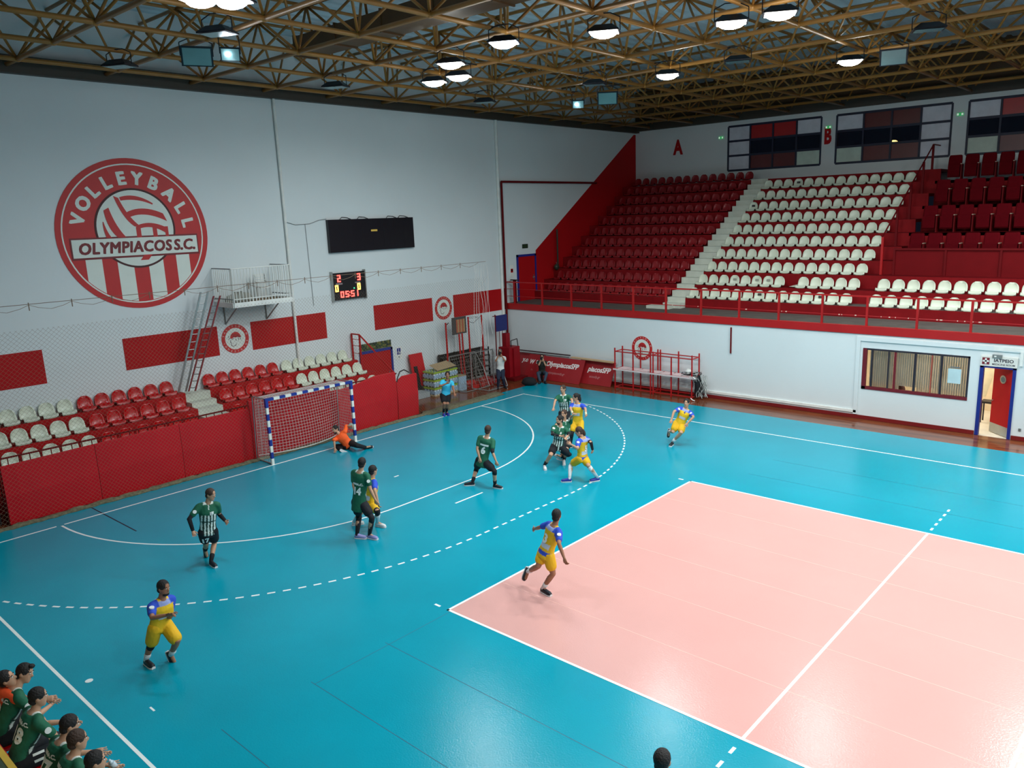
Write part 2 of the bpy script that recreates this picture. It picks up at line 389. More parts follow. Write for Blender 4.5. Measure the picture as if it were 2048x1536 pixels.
for x, y, lb, tl in [(2.04, -3.51, 'unlit tilted floodlight showing its glass face above the volleyball emblem', (-1.0, 0)), (4.53, -4.27, 'unlit floodlight hanging flat under the truss by the bluish pair', (0, 0)),
                 (-.27, -4.38, 'unlit floodlight hanging close to the top of the emblem wall', (0, 0)), (.26, 1.71, 'unlit floodlight close to the top of the end wall over the black screen', (0, 0)),
                 (.64, 7.8, 'unlit floodlight close to the top of the end wall by the white pipe', (0, 0)), (5.46, 7.9, 'dark unlit floodlight between the three lamp cluster and the brightest lamp', (0, 0)),
                 (3.91, 10.73, 'unlit tilted floodlight beside the small bright spot over the corner', (-1.0, 0)), (10.38, 7.97, 'dark unlit floodlight in front of the first upper window', (0, 0)),
                 (13.62, 10.98, 'unlit tilted floodlight with pale glass above the second upper window', (-1.0, 0)), (15.34, 7.95, 'dark unlit floodlight on the truss tube with the white conduit', (0, 0))]:
    floodlight(x, y, 11.2, False, lb, tl, .45)
k = 0
for x in (18.5, 23.5, 29, 35):
    for y in (-6.5, 0, 6.5, 13.5):  # last row, over the stand, is added unseen to brighten the seats
        k += 1; floodlight(x, y, 11.2, True, 'lit floodlight out of the picture, %s row, %s from the bench' % (ORD[(k-1)//4], ORD[(k-1)%4]), watt=LAMP_W*1.6, rz=.5, group='floodlights over the far half of the hall')

# ================================================================== STAND (side)
ROWY = [15.51+.761*k for k in range(12)]; ROWZ = [3.6+.494*k for k in range(11)]
XS0, XS1 = 3.5, 4.35
RISER = mat('grandstand_riser_red', (132, 16, 22), .65, spec=.15, var=.1)
stand = thing('grandstand', 'stepped red grandstand with grey front walkway above the white side wall', 'grandstand')
MB().box(DX, XF-.01, WY+.13, ROWY[0]+.05, 2.95, 3.2).build('walkway_deck', DECK, stand)
MB().box(DX, XF-.01, WY-.04, WY+.13, 2.94, 3.21).build('fascia', RED, stand)
for k in range(11):
    y0, y1, z = ROWY[k], (ROWY[k+1] if k < 10 else BY-.09), ROWZ[k]
    zb = ROWZ[k-1] if k else 3.2
    xe = XF-.01 if k < 3 else 11.95
    MB().box(DX, xe, y0, y1+.08, z-.12, z, 0).box(DX, xe, y0-.002, y0+.08, zb-.1, z-.001, 1).build('tier', [DECK if k == 0 else RED_DARK, RISER], stand)
# deep steps of the upholstered block
for k in (3, 5, 7, 9):
    y0, y1, z = ROWY[k], (ROWY[k+2] if k < 9 else BY-.09), ROWZ[k]
    MB().box(11.95, XF-.01, y0, y1+.08, z-.12, z, 0).box(11.95, XF-.01, y0, y0+.1, z-1.1, z-.001, 1).build('tier', [RED_DARK, RISER], stand)
# pale concrete stair
for k in range(11):
    z = ROWZ[k]; zb = ROWZ[k-1] if k else 3.2; h = (z-zb)/2; d = .38
    for j in range(2):
        yy = ROWY[k]-d*(1-j)-.0; 
        MB().box(XS0, XS1, yy-.03, yy+d-.01, zb-.05, zb+h*(j+1)+.012).build('stair_step', CONC, stand)
MB().box(XS0-.55, XS1-.3, ROWY[0]-.85, ROWY[0]-.38, 3.2, 3.32).build('stair_step', CONC, stand)
# red panel in front of the upholstered block
RED_PANEL = mat('parapet_red', (112, 12, 18), .65, spec=.12, var=.06)
pw = thing('parapet', 'tall dark red parapet of boards in front of the upholstered seats', 'parapet')
for i in range(8): MB().box(11.97+1.75*i, 13.71+1.75*i, ROWY[3]-.1, ROWY[3]-.04, ROWZ[2]+.0, 5.5).build('parapet_panel', RED_PANEL, pw)
for i in range(9): MB().box(11.93+1.75*i, 12.0+1.75*i, ROWY[3]-.15, ROWY[3]-.1, ROWZ[2], 5.56).build('post', RED_DARK, pw)
MB().box(11.93, 26, ROWY[3]-.16, ROWY[3]-.02, 5.5, 5.57).build('top_rail', RED_DARK, pw)
# front railing
rail = thing('balcony_railing', 'long red tube railing along the front of the grandstand walkway', 'railing')
RY = WY+.08
MB().box(-4.05, 40, RY-.025, RY+.025, 4.17, 4.22).build('top_rail', RED, rail)
MB().tube((-4.05, RY, 3.88), (4.6, RY, 3.88), .013, 6).build('middle_rail', RED, rail)
MB().tube((-4.05, RY, 3.54), (40, RY, 3.54), .014, 6).build('lower_rail', RED, rail)
for x in [-3.6, -1.9, -.21, 1.43, 3.05, 4.62, 6.2, 7.8, 9.35, 10.93, 12.45, 14.03, 15.6, 17.2, 18.8, 20.4]:
    MB().box(x-.035, x+.035, RY-.03, RY+.03, 3.2, 4.18).build('post', RED, rail)
wn = mat('chipped_paint', (236, 200, 180), .7)
for x in (4.9, 6.05, 8.05, 9.45, 9.6, 11.5, 11.6, 12.05, 12.9, 13.15, 13.35, 13.75, 14.6, 14.7, 15.2, 15.4, 15.6, 15.8):
    MB().tube((x, RY, 3.54), (x+random.uniform(.02, .09), RY, 3.54), .018, 6).build('chipped_paint', wn, rail)
# stair hand rails beside the aisle
hr = thing('aisle_railing', 'red sloping handrail with posts beside the aisle by the upholstered seats', 'railing')
HX = 11.55
def slope(y): return 6.0+(y-17.5)*(9.55-6.0)/(23.3-17.5)
MB().path([(HX, 17.5, 6.0), (HX, 23.3, 9.55), (HX, 24.3, 9.55)], .028, 8).build('top_rail', RED_DARK, hr)
for y, zt, zbm in ((17.55, 6.0, 4.5), (19.1, slope(19.1), 5.5), (20.6, slope(20.6), 6.5), (22.1, slope(22.1), 7.5), (23.3, 9.55, 8.0)):
    MB().box(HX-.04, HX+.04, y-.04, y+.04, zbm, zt).build('post', RED if y < 18 else RED_DARK, hr)

# bucket seats
def bucket_mesh(name, m, wear=0):
    nu, nv = 10, 14; prof = []
    ctrl = [(.0, -.03), (.0, .02), (.05, .045), (.14, .02), (.24, .0), (.31, .015), (.355, .07), (.375, .145), (.39, .225), (.40, .295), (.405, .365)]
    for j in range(nv+1):
        t = j/nv*(len(ctrl)-1); i = min(int(t), len(ctrl)-2); f = t-i
        prof.append((ctrl[i][0]*(1-f)+ctrl[i+1][0]*f, ctrl[i][1]*(1-f)+ctrl[i+1][1]*f, j/nv))
    vs = []
    for side in (0, 1):
        for (y, z, t) in prof:
            w = .215
            if t > .64: w = .215*math.sqrt(max(.0, 1-((t-.64)/.385)**2.5))
            if t < .3: w = .2
            cur = .035 if t > .1 else .01
            for i in range(nu+1):
                u = -1+2*i/nu; q = cur*abs(u)**2.5
                back = t > .5
                vs.append((u*w, y-(q*1.2 if back else 0)-(.0 if side == 0 else -.014 if back else 0), z+(0 if back else q)-(0 if side == 0 else (.014 if not back else .004))))
    N = (nu+1)*(nv+1); fs = []
    for j in range(nv):
        for i in range(nu):
            a = j*(nu+1)+i; fs.append((a, a+1, a+nu+2, a+nu+1)); fs.append((N+a, N+a+nu+1, N+a+nu+2, N+a+1))
    for i in range(nu):
        a = i; fs.append((a, N+a, N+a+1, a+1)); a = nv*(nu+1)+i; fs.append((a, a+1, N+a+1, N+a))
    for j in range(nv):
        a = j*(nu+1); fs.append((a, a+nu+1, N+a+nu+1, N+a)); a = j*(nu+1)+nu; fs.append((a, N+a, N+a+nu+1, a+nu+1))
    return MB().add(vs, fs).mesh(name, m, True)
SEAT_W = bucket_mesh('stadium_chair', WHITE_PLASTIC); SEAT_R = bucket_mesh('stadium_chair', RED_PLASTIC); SEAT_O = bucket_mesh('stadium_chair', RED_OLD)
def seat(me, x, y, z, rz, label, group):
    o = obj('stadium_chair', me); o.location = (x, y, z+.048); o.rotation_euler = (0, 0, rz)
    return tag(o, label, 'chair', group)
def rowname(k): return 'front row' if k == 0 else ('top row' if k == 10 else ORD[k]+' row up')
STK = mat('sticker_dark', (60, 56, 56), .5)
far = MB(); fv = [tuple(v.co) for v in SEAT_O.vertices]; ff = [tuple(p.vertices) for p in SEAT_O.polygons]
for k in range(5, 11):
    for i in range(14): far.add([(x+3.21-.5*i, y+ROWY[k]+.01, z+ROWZ[k]+.048) for x, y, z in fv], ff)
o = far.build('chair_rows', RED_OLD, smooth=True); o['kind'] = 'stuff'; tag(o, 'upper rows of dark red bucket chairs in the shaded corner section', 'chairs')
for k in range(5):
    for i in range(14):
        seat(SEAT_O, 3.21-.5*i, ROWY[k]+.01, ROWZ[k], 0, 'red bucket seat, %s beside the white stair, corner section, %s' % (ORD[i], rowname(k)), 'red seats of the corner section')
for k in range(10):
    for i in range(14):
        if k == 1 and i == 8: continue
        rn = 'top white row' if k == 9 else rowname(k)
        s = seat(SEAT_W, 4.56+.4885*i, ROWY[k]+.01, ROWZ[k], 0, 'white bucket seat, %s from the white stair, %s of the middle section' % (ORD[i], rn), 'white seats of the middle section')
        if (k, i) in ((9, 3), (7, 0), (0, 6), (0, 11), (1, 3), (1, 5), (1, 6)):
            MB().box(-.07, .08, .352, .362, .15, .24).build('sticker', STK if (k, i) in ((9, 3), (7, 0), (0, 6), (0, 11)) else mat('faint_mark', (150, 150, 140), .6), s)
for k in range(2):
    for i in range(11):
        s = seat(SEAT_W, 11.98+.51*i, ROWY[k]+.01, ROWZ[k], 0, 'white bucket seat, %s past the aisle gap, %s below the parapet' % (ORD[i], rowname(k)), 'white seats below the parapet')
bs = MB(); bs.loft([[Vector((8.46, 16.42, 4.14)), Vector((8.8, 16.42, 4.12)), Vector((8.8, 16.45, 4.12)), Vector((8.46, 16.45, 4.14))], [Vector((8.5, 16.7, 4.14)), Vector((8.86, 16.68, 4.2)), Vector((8.88, 16.7, 4.22)), Vector((8.5, 16.73, 4.16))], [Vector((8.72, 16.78, 4.2)), Vector((8.9, 16.72, 4.42)), Vector((8.93, 16.74, 4.42)), Vector((8.74, 16.8, 4.22))]])
tag(bs.build('broken_seat', WHITE_PLASTIC), 'snapped off white seat shell lying in the gap of the second row', 'broken chair')
# upholstered folding seats
UPH = mat('dark_red_upholstery', (92, 6, 16), .9, spec=.08, bump=.3, bscale=20); ARM = mat('armrest_wood', (170, 150, 130), .4)
def vip_proto():
    t = thing('folding_chair', 'x', 'chair')
    mb = MB(); n = 8
    rings = []
    for z, w, y in ((.12, .24, .1), (.3, .25, .12), (.6, .255, .16), (.85, .25, .2), (.97, .235, .22), (1.0, .2, .225)):
        rings.append([Vector((s*w, y+d, z)) for s, d in ((-1, 0), (-.8, -.035), (.8, -.035), (1, 0), (1, .07), (-1, .07))])
    mb.loft(rings); mb.build('backrest', UPH, t)
    MB().box(-.22, .22, .02, .1, .16, .6).build('folded_cushion', UPH, t)
    MB().box(.262, .3, -.02, .32, .0, .62).build('side_panel', RED_DARK, t)
    MB().box(.255, .307, -.04, .3, .62, .65).build('armrest', ARM, t)
    return t
vp = vip_proto(); first = True
for r, k in enumerate((3, 5, 7, 9)):
    for i in range(9):
        o = vp if first else copy_obj(vp); first = False
        o.location = (12.5+.62*i, ROWY[k]+.45, ROWZ[k])
        tag(o, 'dark red upholstered folding seat, %s from the aisle, %s behind the parapet' % (ORD[i], ORD[r]+' row'), 'chair', 'upholstered folding seats')

# upper wall windows, letters, exit signs
GLASS = bpy.data.materials.new('window_glass'); GLASS.use_nodes = True
g = GLASS.node_tree.nodes['Principled BSDF']; g.inputs['Transmission Weight'].default_value = .9; g.inputs['Roughness'].default_value = .03; g.inputs['Base Color'].default_value = (.12, .14, .2, 1); g.inputs['IOR'].default_value = 1.04
DARKP = mat('dark_tinted_pane', (8, 9, 14), .1); REDP = mat('red_pane', (176, 24, 30), .3); WHP = mat('white_pane', (214, 216, 226), .35); WGP = mat('pale_green_pane', (196, 214, 200), .35); DRP = mat('dull_red_pane', (96, 24, 26), .3)
lay = [['WWW', 'RDr', 'RDr', 'WDG'], ['WDG', 'rDr', 'rDr', 'WWW'], ['WDG', 'RDr', 'RDr', 'WDG'], ['WWW', 'RDr', 'RDr', 'WDG']]
PM = dict(W=WHP, R=REDP, D=GLASS, r=DRP, G=WGP)
for w, (a, b) in enumerate(WIN):
    wt = struct(bpy.data.objects.new('window_%d' % (w+1), None)); COL.objects.link(wt)
    cw = (b-a)/4; f = MB(); zz = [9.1, 9.82, 10.53, 11.25]
    for i in range(5): f.box(a+cw*i-.04, a+cw*i+.04, BY-.01, BY+.09, 9.1, 11.25)
    for z in zz: f.box(a, b, BY-.005, BY+.085, z-.05, z+.05)
    f.build('window_frame', NAVY, wt)
    for i in range(4):
        for j in range(3):
            MB().box(a+cw*i+.04, a+cw*(i+1)-.04, BY+.03, BY+.045, zz[j]+.05, zz[j+1]-.05).build('pane', PM[lay[w][i][2-j]], wt)
sl = thing('street_lamp', 'orange street lamp seen through the second upper window', 'street lamp', (at(1788, 284, 'y', 29.8).x, 30, 0))
SLZ = at(1788, 284, 'y', 29.8).z
MB().tube((0, 0, 0), (0, 0, SLZ), .06).build('pole', GREY, sl); MB().ell((-.0, -.2, SLZ), .16, .3, .09).build('lamp_head', emit('sodium', (1, .5, .08), 40, True), sl)
text_on('A', 1.0, (-1.4, BY, 10.45), (1, 0, 0), (0, 0, 1), 'wall_letter', RED_WALL, None, sx=.75, off=.05, th=.01); tag(bpy.data.objects['wall_letter'], 'red letter A painted on the upper wall', 'letter')
o = text_on('B', 1.0, (6.62, BY, 10.35), (1, 0, 0), (0, 0, 1), 'wall_letter', RED_WALL, None, sx=.6, off=.05, th=.01); tag(o, 'red letter B on the pillar between two upper windows', 'letter')
GREEN_E = emit('exit_green', (.02, .5, .12), .5, True); WH_E = emit('exit_white', (.8, 1, .85), .5, True)
for i, (x, lb) in enumerate(((1.13, 'small green exit sign beside the first upper window'), (6.64, 'small green exit sign above the letter B'), (12.2, 'small green exit sign between the second and third upper windows'))):
    e = thing('exit_sign', lb, 'sign', (x, BY, 10.7))
    MB().box(-.13, .13, -.04, -.0, 0, .12).build('sign_panel', GREEN_E, e); MB().box(-.12, -.05, -.045, -.04, .02, .1).box(.05, .12, -.045, -.04, .02, .1).build('pictogram', WH_E, e)
# ================================================================== END WALL
def wallpoly(name, yz, m, parent=None, th=.006, x=DX):
    return MB().poly([(x, y, z) for y, z in yz], (1, 0, 0), th).build(name, m, parent)
o = wallpoly('wall_stripe', [(13.5, 3.2), (15.75, 5.5), (15.75, 5.55), (24.3, 11.33), (BY, 11.33), (BY, 3.0), (13.5, 3.0)][1:], RED_WALL)
bpy.data.objects.remove(o)
o = wallpoly('painted_stripe', [(15.72, 3.2), (15.72, 5.55), (24.25, 11.35), (BY-.01, 11.35), (BY-.01, 3.2)], RED_WALL); tag(o, 'large dark red painted slope on the end wall beside the corner stand', 'painted stripe')
for a, b, lb in ((-12.0, -6.05, 'red wall stripe cut by the edge of the picture'), (-3.83, -.77, 'red wall stripe crossed by the ladder'), (.45, 3.52, 'red wall stripe crossed by the white pipe'), (5.77, 8.87, 'red wall stripe above the wheelchair sign'), (10.1, 13.46, 'red wall stripe touching the grandstand corner')):
    o = wallpoly('painted_stripe', [(a, 2.92), (b, 2.92), (b, 3.91), (a, 3.91)], RED_WALL); tag(o, lb, 'painted stripe')
# volleyball emblem
em = thing('volleyball_emblem', 'large round red and white volleyball club emblem on the end wall', 'emblem')
EC = (-2.97, 7.05); ER = 2.26
ERED = mat('emblem_red', (196, 34, 34), .5, var=.04); EWH = mat('emblem_white', (226, 232, 222), .5, var=.02); EDK = mat('emblem_maroon', (120, 22, 28), .5); EBR = mat('emblem_dark_line', (70, 22, 22), .6)
def circ(c, r, n=72, a0=0, a1=2*PI): return [(c[0]+r*math.cos(a0+(a1-a0)*i/n), c[1]+r*math.sin(a0+(a1-a0)*i/n)) for i in range(n+(0 if abs(a1-a0-2*PI) < 1e-6 else 1))]
def ring(c, r0, r1, x, th, name, m, a0=0, a1=2*PI, n=72, parent=em):
    mb = MB()
    for i in range(n):
        t0 = a0+(a1-a0)*i/n; t1 = a0+(a1-a0)*(i+1)/n
        mb.poly([(x, c[0]+r*math.cos(t), c[1]+r*math.sin(t)) for r, t in ((r0, t0), (r1, t0), (r1, t1), (r0, t1))], (1, 0, 0), th)
    return mb.build(name, m, parent)
wallpoly('emblem_disc', circ(EC, ER), ERED, em, .01)
ring(EC, 2.06, 2.1, DX+.01, .004, 'thin_ring', EWH)
X1 = DX+.01
def chord(y0, y1):   # white stripe below the banner clipped by the inner ring
    pts = [(y0, 6.5)]
    for i in range(7):
        y = y0+(y1-y0)*i/6; pts.append((y, EC[1]-math.sqrt(max(0, 2.04**2-(y-EC[0])**2))))
    pts.append((y1, 6.5)); return pts
for a, b in ((-4.53, -4.07), (-3.64, -3.17), (-2.72, -2.26), (-1.84, -1.41)): wallpoly('white_stripe', chord(a, b), EWH, em, .004, X1)
ring((-2.95, 7.23), 1.12, 1.2, X1+.004, .003, 'ball_outline', EBR)
wallpoly('ball', circ((-2.95, 7.23), 1.14), EWH, em, .008, X1)
X2 = X1+.008
bd = ring
bn = [0]
def band(pts_out, pts_in, name='ball_seam'):
    mb = MB(); bn[0] += 1; X2 = DX+.01+.008+.0012*bn[0]
    for i in range(len(pts_out)-1):
        mb.poly([(X2, *pts_out[i]), (X2, *pts_out[i+1]), (X2, *pts_in[i+1]), (X2, *pts_in[i])], (1, 0, 0), .003)
    mb.build(name, ERED, em)
def bez(p0, p1, p2, n=12): return [((1-t)**2*p0[0]+2*(1-t)*t*p1[0]+t*t*p2[0], (1-t)**2*p0[1]+2*(1-t)*t*p1[1]+t*t*p2[1]) for t in [i/n for i in range(n+1)]]
band(bez((-3.33, 8.16), (-2.85, 8.32), (-2.35, 7.97)), bez((-3.3, 8.06), (-2.8, 8.14), (-2.37, 7.93)))
band(bez((-3.28, 7.66), (-2.75, 7.98), (-2.08, 7.66)), bez((-3.2, 7.52), (-2.7, 7.8), (-1.98, 7.42)))
band(bez((-2.95, 7.3), (-2.5, 7.5), (-1.98, 7.2)), bez((-2.95, 7.18), (-2.5, 7.38), (-2.05, 7.05)))
band(bez((-3.5, 8.2), (-3.3, 7.5), (-2.98, 7.28)), bez((-3.36, 8.14), (-3.18, 7.62), (-2.86, 7.32)))
band(bez((-3.83, 7.78), (-3.8, 7.25), (-3.52, 6.97)), bez((-3.68, 7.86), (-3.55, 7.3), (-3.28, 6.97)))
band(bez((-3.9, 7.45), (-3.92, 7.2), (-3.85, 6.97)), bez((-3.88, 7.45), (-3.82, 7.15), (-3.7, 6.97)))
for a, b in ((-2.96, -2.82), (-2.46, -2.33), (-2.08, -1.98)): wallpoly('ball_seam', [(a, 6.9), (b, 6.9), (b, 7.26), (a, 7.26)], ERED, em, .003, X2)
wallpoly('ball_seam', [(-2.95, 6.26), (-2.7, 6.26), (-2.55, 6.44), (-2.8, 6.44)], ERED, em, .003, X2)
wallpoly('banner_border', [(-4.88, 6.36), (-1.06, 6.36), (-1.06, 7.0), (-4.88, 7.0)], EDK, em, .004, X1+.005)  # maroon border drawn round the white banner
wallpoly('banner', [(-4.84, 6.42), (-1.1, 6.42), (-1.1, 6.95), (-4.84, 6.95)], EWH, em, .012, X1+.006)
text_on('OLYMPIACOS', .46, (X1+.018, -3.32, 6.66), (0, 1, 0), (0, 0, 1), 'banner_text', EDK, em, th=.003, bold=.018, sx=.92, shear=.15, space=1.08)
text_on('S.C.', .46, (X1+.018, -1.53, 6.66), (0, 1, 0), (0, 0, 1), 'banner_text', EDK, em, th=.003, bold=.018, sx=.95, shear=.15)
for ch, an in zip('VOLLEYBALL', (163, 146, 130, 114, 98, 82, 65, 46, 28, 11)):
    t_ = math.radians(an); r_ = Vector((0, math.sin(t_), -math.cos(t_))); u_ = Vector((0, math.cos(t_), math.sin(t_)))
    text_on(ch, .52, (X1, EC[0]+1.66*math.cos(t_), EC[1]+1.66*math.sin(t_)), r_, u_, 'arc_letter', EWH, em, th=.004, bold=.026, sx=.98)
# small club roundels: red ring with laurelled head in profile
def roundel(c, n, r, u, label):
    c, n, r, u = map(Vector, (c, n, r, u)); e = thing('club_roundel', label, 'emblem', c)
    P = lambda a, b, h=0: r*a+u*b+n*h
    def rg(r0, r1, h, th, m, name, k=40):
        mb = MB()
        for i in range(k):
            t0, t1 = 2*PI*i/k, 2*PI*(i+1)/k
            mb.poly([P(q*math.cos(t), q*math.sin(t), h) for q, t in ((r0, t0), (r1, t0), (r1, t1), (r0, t1))], n, th)
        mb.build(name, m, e)
    MB().poly([P(.5*math.cos(2*PI*i/40), .5*math.sin(2*PI*i/40)) for i in range(40)], n, .006).build('roundel_disc', EWH, e)
    rg(.37, .5, .006, .003, ERED, 'red_ring')
    for i in range(22):
        t = 2*PI*i/22
        if i in (0, 11): continue
        a = P(.435*math.cos(t), .435*math.sin(t), .0095); rr = P(math.sin(t), -math.cos(t)); uu = P(math.cos(t), math.sin(t))
        text_on('OMILOSFILATHLONPEIREOS'[i], .085, a, rr, uu, 'ring_letter', EWH, e, th=.001)
    hd = [(-.19, .02), (-.17, .12), (-.1, .2), (0, .24), (.1, .22), (.18, .14), (.22, .04), (.14, .02), (.08, .06), (.02, .03), (-.05, .06), (-.1, .02)]
    MB().poly([P(a, b, .007) for a, b in hd], n, .003).build('laurel_hair', ERED, e)
    dk = mat('emblem_ink', (60, 40, 44), .6); mb = MB()
    for a, b in (((-.22, .12), (-.26, .06)), ((-.2, .04), (-.25, 0)), ((-.17, -.02), (-.2, -.1)), ((-.2, -.1), (-.16, -.13)), ((-.16, -.13), (-.17, -.2)), ((-.17, -.2), (-.12, -.25)), ((-.12, -.25), (-.02, -.24)), ((-.14, .0), (-.05, .0)), ((0, 0), (.03, -.08)), ((.1, .02), (.12, -.06)), ((.18, .02), (.2, -.05)), ((-.02, -.24), (.02, -.18)), ((-.15, .15), (.16, .1)), ((-.1, .08), (.2, .05))):
        d = (Vector(b)-Vector(a)); p = Vector((-d.y, d.x)).normalized()*.008
        mb.poly([P(a[0]-p.x, a[1]-p.y, .008), P(b[0]-p.x, b[1]-p.y, .008), P(b[0]+p.x, b[1]+p.y, .008), P(a[0]+p.x, a[1]+p.y, .008)], n, .003)
    mb.build('profile_lines', dk, e)
roundel((DX, -.16, 3.41), (1, 0, 0), (0, 1, 0), (0, 0, 1), 'round red and white club emblem beside the ladder under the platform')
roundel((DX, 9.5, 3.41), (1, 0, 0), (0, 1, 0), (0, 0, 1), 'round red and white club emblem above the basketball hoops')
roundel((3.53, WY, 1.7), (0, -1, 0), (1, 0, 0), (0, 0, 1), 'round red and white club emblem behind the red scorer rack')
# big black screen
sc = thing('video_screen', 'long black unlit video screen on the end wall', 'screen')
MB().box(DX, DX+.14, 3.9, 7.99, 6.09, 7.3).build('screen_panel', mat('black_screen', (10, 13, 24), .3), sc)
for i in range(1, 8): MB().box(DX+.14, DX+.142, 3.9+i*.511-.004, 3.9+i*.511+.004, 6.1, 7.29).build('panel_joint', BLACK, sc)
MB().box(DX+.14, DX+.146, 5.84, 6.14, 6.81, 6.88).build('maker_plate', emit('yellow_plate', (.7, .5, .05), .5, True), sc)
for y in (4.5, 5.3, 6.7, 7.3): MB().path([(DX+.05, y, 7.3), (DX+.03, y+.1, 7.38), (DX+.02, y+.35, 7.36), (DX+.05, y+.5, 7.3)], .012, 5).build('cable', BLACK, sc)
# scoreboard
sb = thing('scoreboard', 'lit electronic scoreboard showing two to three and a red clock', 'scoreboard')
MB().box(DX, DX+.12, 3.88, 5.37, 4.3, 5.32).build('case', BLACK, sb)
for y in (3.86, 5.37): MB().box(DX, DX+.15, y, y+.04, 4.25, 5.38).build('edge_trim', STEEL, sb)
SEGS = {'0': 'abcdef', '1': 'bc', '2': 'abged', '3': 'abgcd', '5': 'afgcd'}
def digit(c, y, z, w, h, m):
    t = .17*h; mb = MB(); x = DX+.121
    B = dict(a=(y, y+w, z+h-t, z+h), g=(y, y+w, z+h/2-t/2, z+h/2+t/2), d=(y, y+w, z, z+t), f=(y, y+t, z+h/2, z+h), b=(y+w-t, y+w, z+h/2, z+h), e=(y, y+t, z, z+h/2), c=(y+w-t, y+w, z, z+h/2))
    for s in SEGS[c]: a, b_, c_, d_ = B[s]; mb.box(x, x+.01, a, b_, c_, d_)
    mb.build('digit', m, sb)
DR = emit('red_led', (1, .04, .03), 9, True); DY = emit('amber_led', (1, .45, .05), 8, True); DG = emit('green_led', (.05, 1, .3), 3, True)
digit('2', 4.1, 4.98, .15, .27, DR); digit('3', 5.02, 4.98, .15, .27, DR); digit('0', 3.98, 4.62, .14, .25, DY); digit('0', 5.0, 4.62, .14, .25, DY)
for c, y in zip('05', (4.2, 4.42)): digit(c, y, 4.38, .15, .24, DR)
for c, y in zip('51', (4.68, 4.86)): digit(c, y, 4.38, .15, .24, DR)
MB().box(DX+.121, DX+.13, 4.6, 4.63, 4.42, 4.46).box(DX+.121, DX+.13, 4.6, 4.63, 4.54, 4.58).build('colon', DR, sb)
MB().box(DX+.121, DX+.13, 4.82, 4.86, 4.68, 4.72).build('indicator', DG, sb)
MB().box(DX+.121, DX+.126, 4.02, 4.32, 4.88, 4.94).box(DX+.121, DX+.126, 4.9, 5.15, 4.88, 4.93).build('name_strip', mat('dim_label', (150, 130, 130), .6), sb)
# pipes
def pipe(pts, r, m, label):
    t = MB().path(pts, r, 8).build('wall_pipe', m); return tag(t, label, 'pipe')
pipe([(DX+.06, 2.18, 2.0), (DX+.06, 2.18, 11.7)], .05, WHITE, 'white vertical pipe on the end wall beside the black screen')
pipe([(DX+.06, 13.2, 2.0), (DX+.06, 13.2, 11.9)], .07, WHITE, 'thick white downpipe running up to the roof by the grandstand corner')
pipe([(DX+.12, 13.36, .05), (DX+.12, 13.36, 8.75), (DX+.12, 20.6, 8.75)], .05, RED_DARK, 'dark red water pipe climbing the corner and turning along the wall')
pipe([(7.54, WY-.03, 1.85), (7.54, WY-.03, 2.84)], .03, RED_DARK, 'short dark red vertical bar on the white side wall')
cb = MB().path([(DX+.02, 2.2, 7.28), (DX+.02, 2.6, 7.16), (DX+.02, 3.2, 7.18), (DX+.02, 3.6, 7.3), (DX+.05, 3.9, 7.33)], .012, 5).path([(DX+.02, 3.0, 7.18), (DX+.02, 3.05, 4.2)], .008, 5).build('cable', GREY); tag(cb, 'thin grey cable sagging from the pipe to the black screen', 'cable')
# platform
pf = thing('camera_platform', 'small steel platform with white barred railing high on the end wall', 'platform')
PX1 = -2.88; PY0, PY1 = -.7, 1.44
MB().box(DX, PX1, PY0, PY1, 4.64, 4.7).build('deck_boards', mat('plywood', (128, 104, 70), .8), pf)
MB().box(PX1-.03, PX1+.03, PY0, PY1, 4.58, 4.74).box(DX, PX1, PY0-.04, PY0+.02, 4.58, 4.74).box(DX, PX1, PY1-.02, PY1+.04, 4.58, 4.74).build('deck_edge', WHITE, pf)
for y in (PY0, PY1):
    for z_ in (5.84, 4.85): MB().tube((DX, y, z_), (PX1, y, z_), .017).build('side_rail', GREY, pf)
    for i in range(10): MB().tube((DX+.1+.13*i, y, 4.72), (DX+.1+.13*i, y, 5.84), .012, 6).build('baluster', WHITE, pf)
MB().tube((PX1, PY0, 5.84), (PX1, PY1, 5.84), .018).tube((PX1, PY0, 4.85), (PX1, PY1, 4.85), .014).build('front_rail', WHITE, pf)
for i in range(19): MB().tube((PX1, PY0+.115*i, 4.7), (PX1, PY0+.115*i, 5.84), .013 if i % 6 else .02, 6).build('baluster', WHITE, pf)
for y in (PY0+.25, PY1-.35): MB().path([(DX+.02, y, 4.6), (DX+.02, y, 3.95), (PX1-.25, y, 4.6)], .025, 6).build('bracket', GREY, pf)
ch = thing('plastic_chair', 'white plastic garden chair standing on the camera platform', 'chair', (-3.5, .75, 4.7))
MB().box(-.2, .2, -.2, .2, .4, .43).build('seat', WHITE, ch)
for z in (.6, .68, .76): MB().box(-.2, -.17, -.2, .2, z, z+.05).build('back_slat', WHITE, ch)
MB().box(-.2, -.17, -.22, -.17, .4, .85).box(-.2, -.17, .17, .22, .4, .85).box(-.2, -.17, -.2, .2, .82, .87).build('back_frame', WHITE, ch)
for a in (-.18, .18):
    MB().box(-.18, .16, a-.02, a+.02, .58, .61).build('armrest', WHITE, ch)
    for b in (-.18, .18): MB().tube((b, a, 0), (b*.9, a*.95, .41), .018, 6).build('leg', WHITE, ch)
tp = MB().ell((0, 0, .0), .25, .55, .32, nu=16, nv=10); 
for i, v in enumerate(tp.v): tp.v[i] = (v[0]*(1+.18*math.sin(v[1]*17)), v[1], max(v[2]*(1+.12*math.sin(v[1]*23+v[0]*19)), -.0))
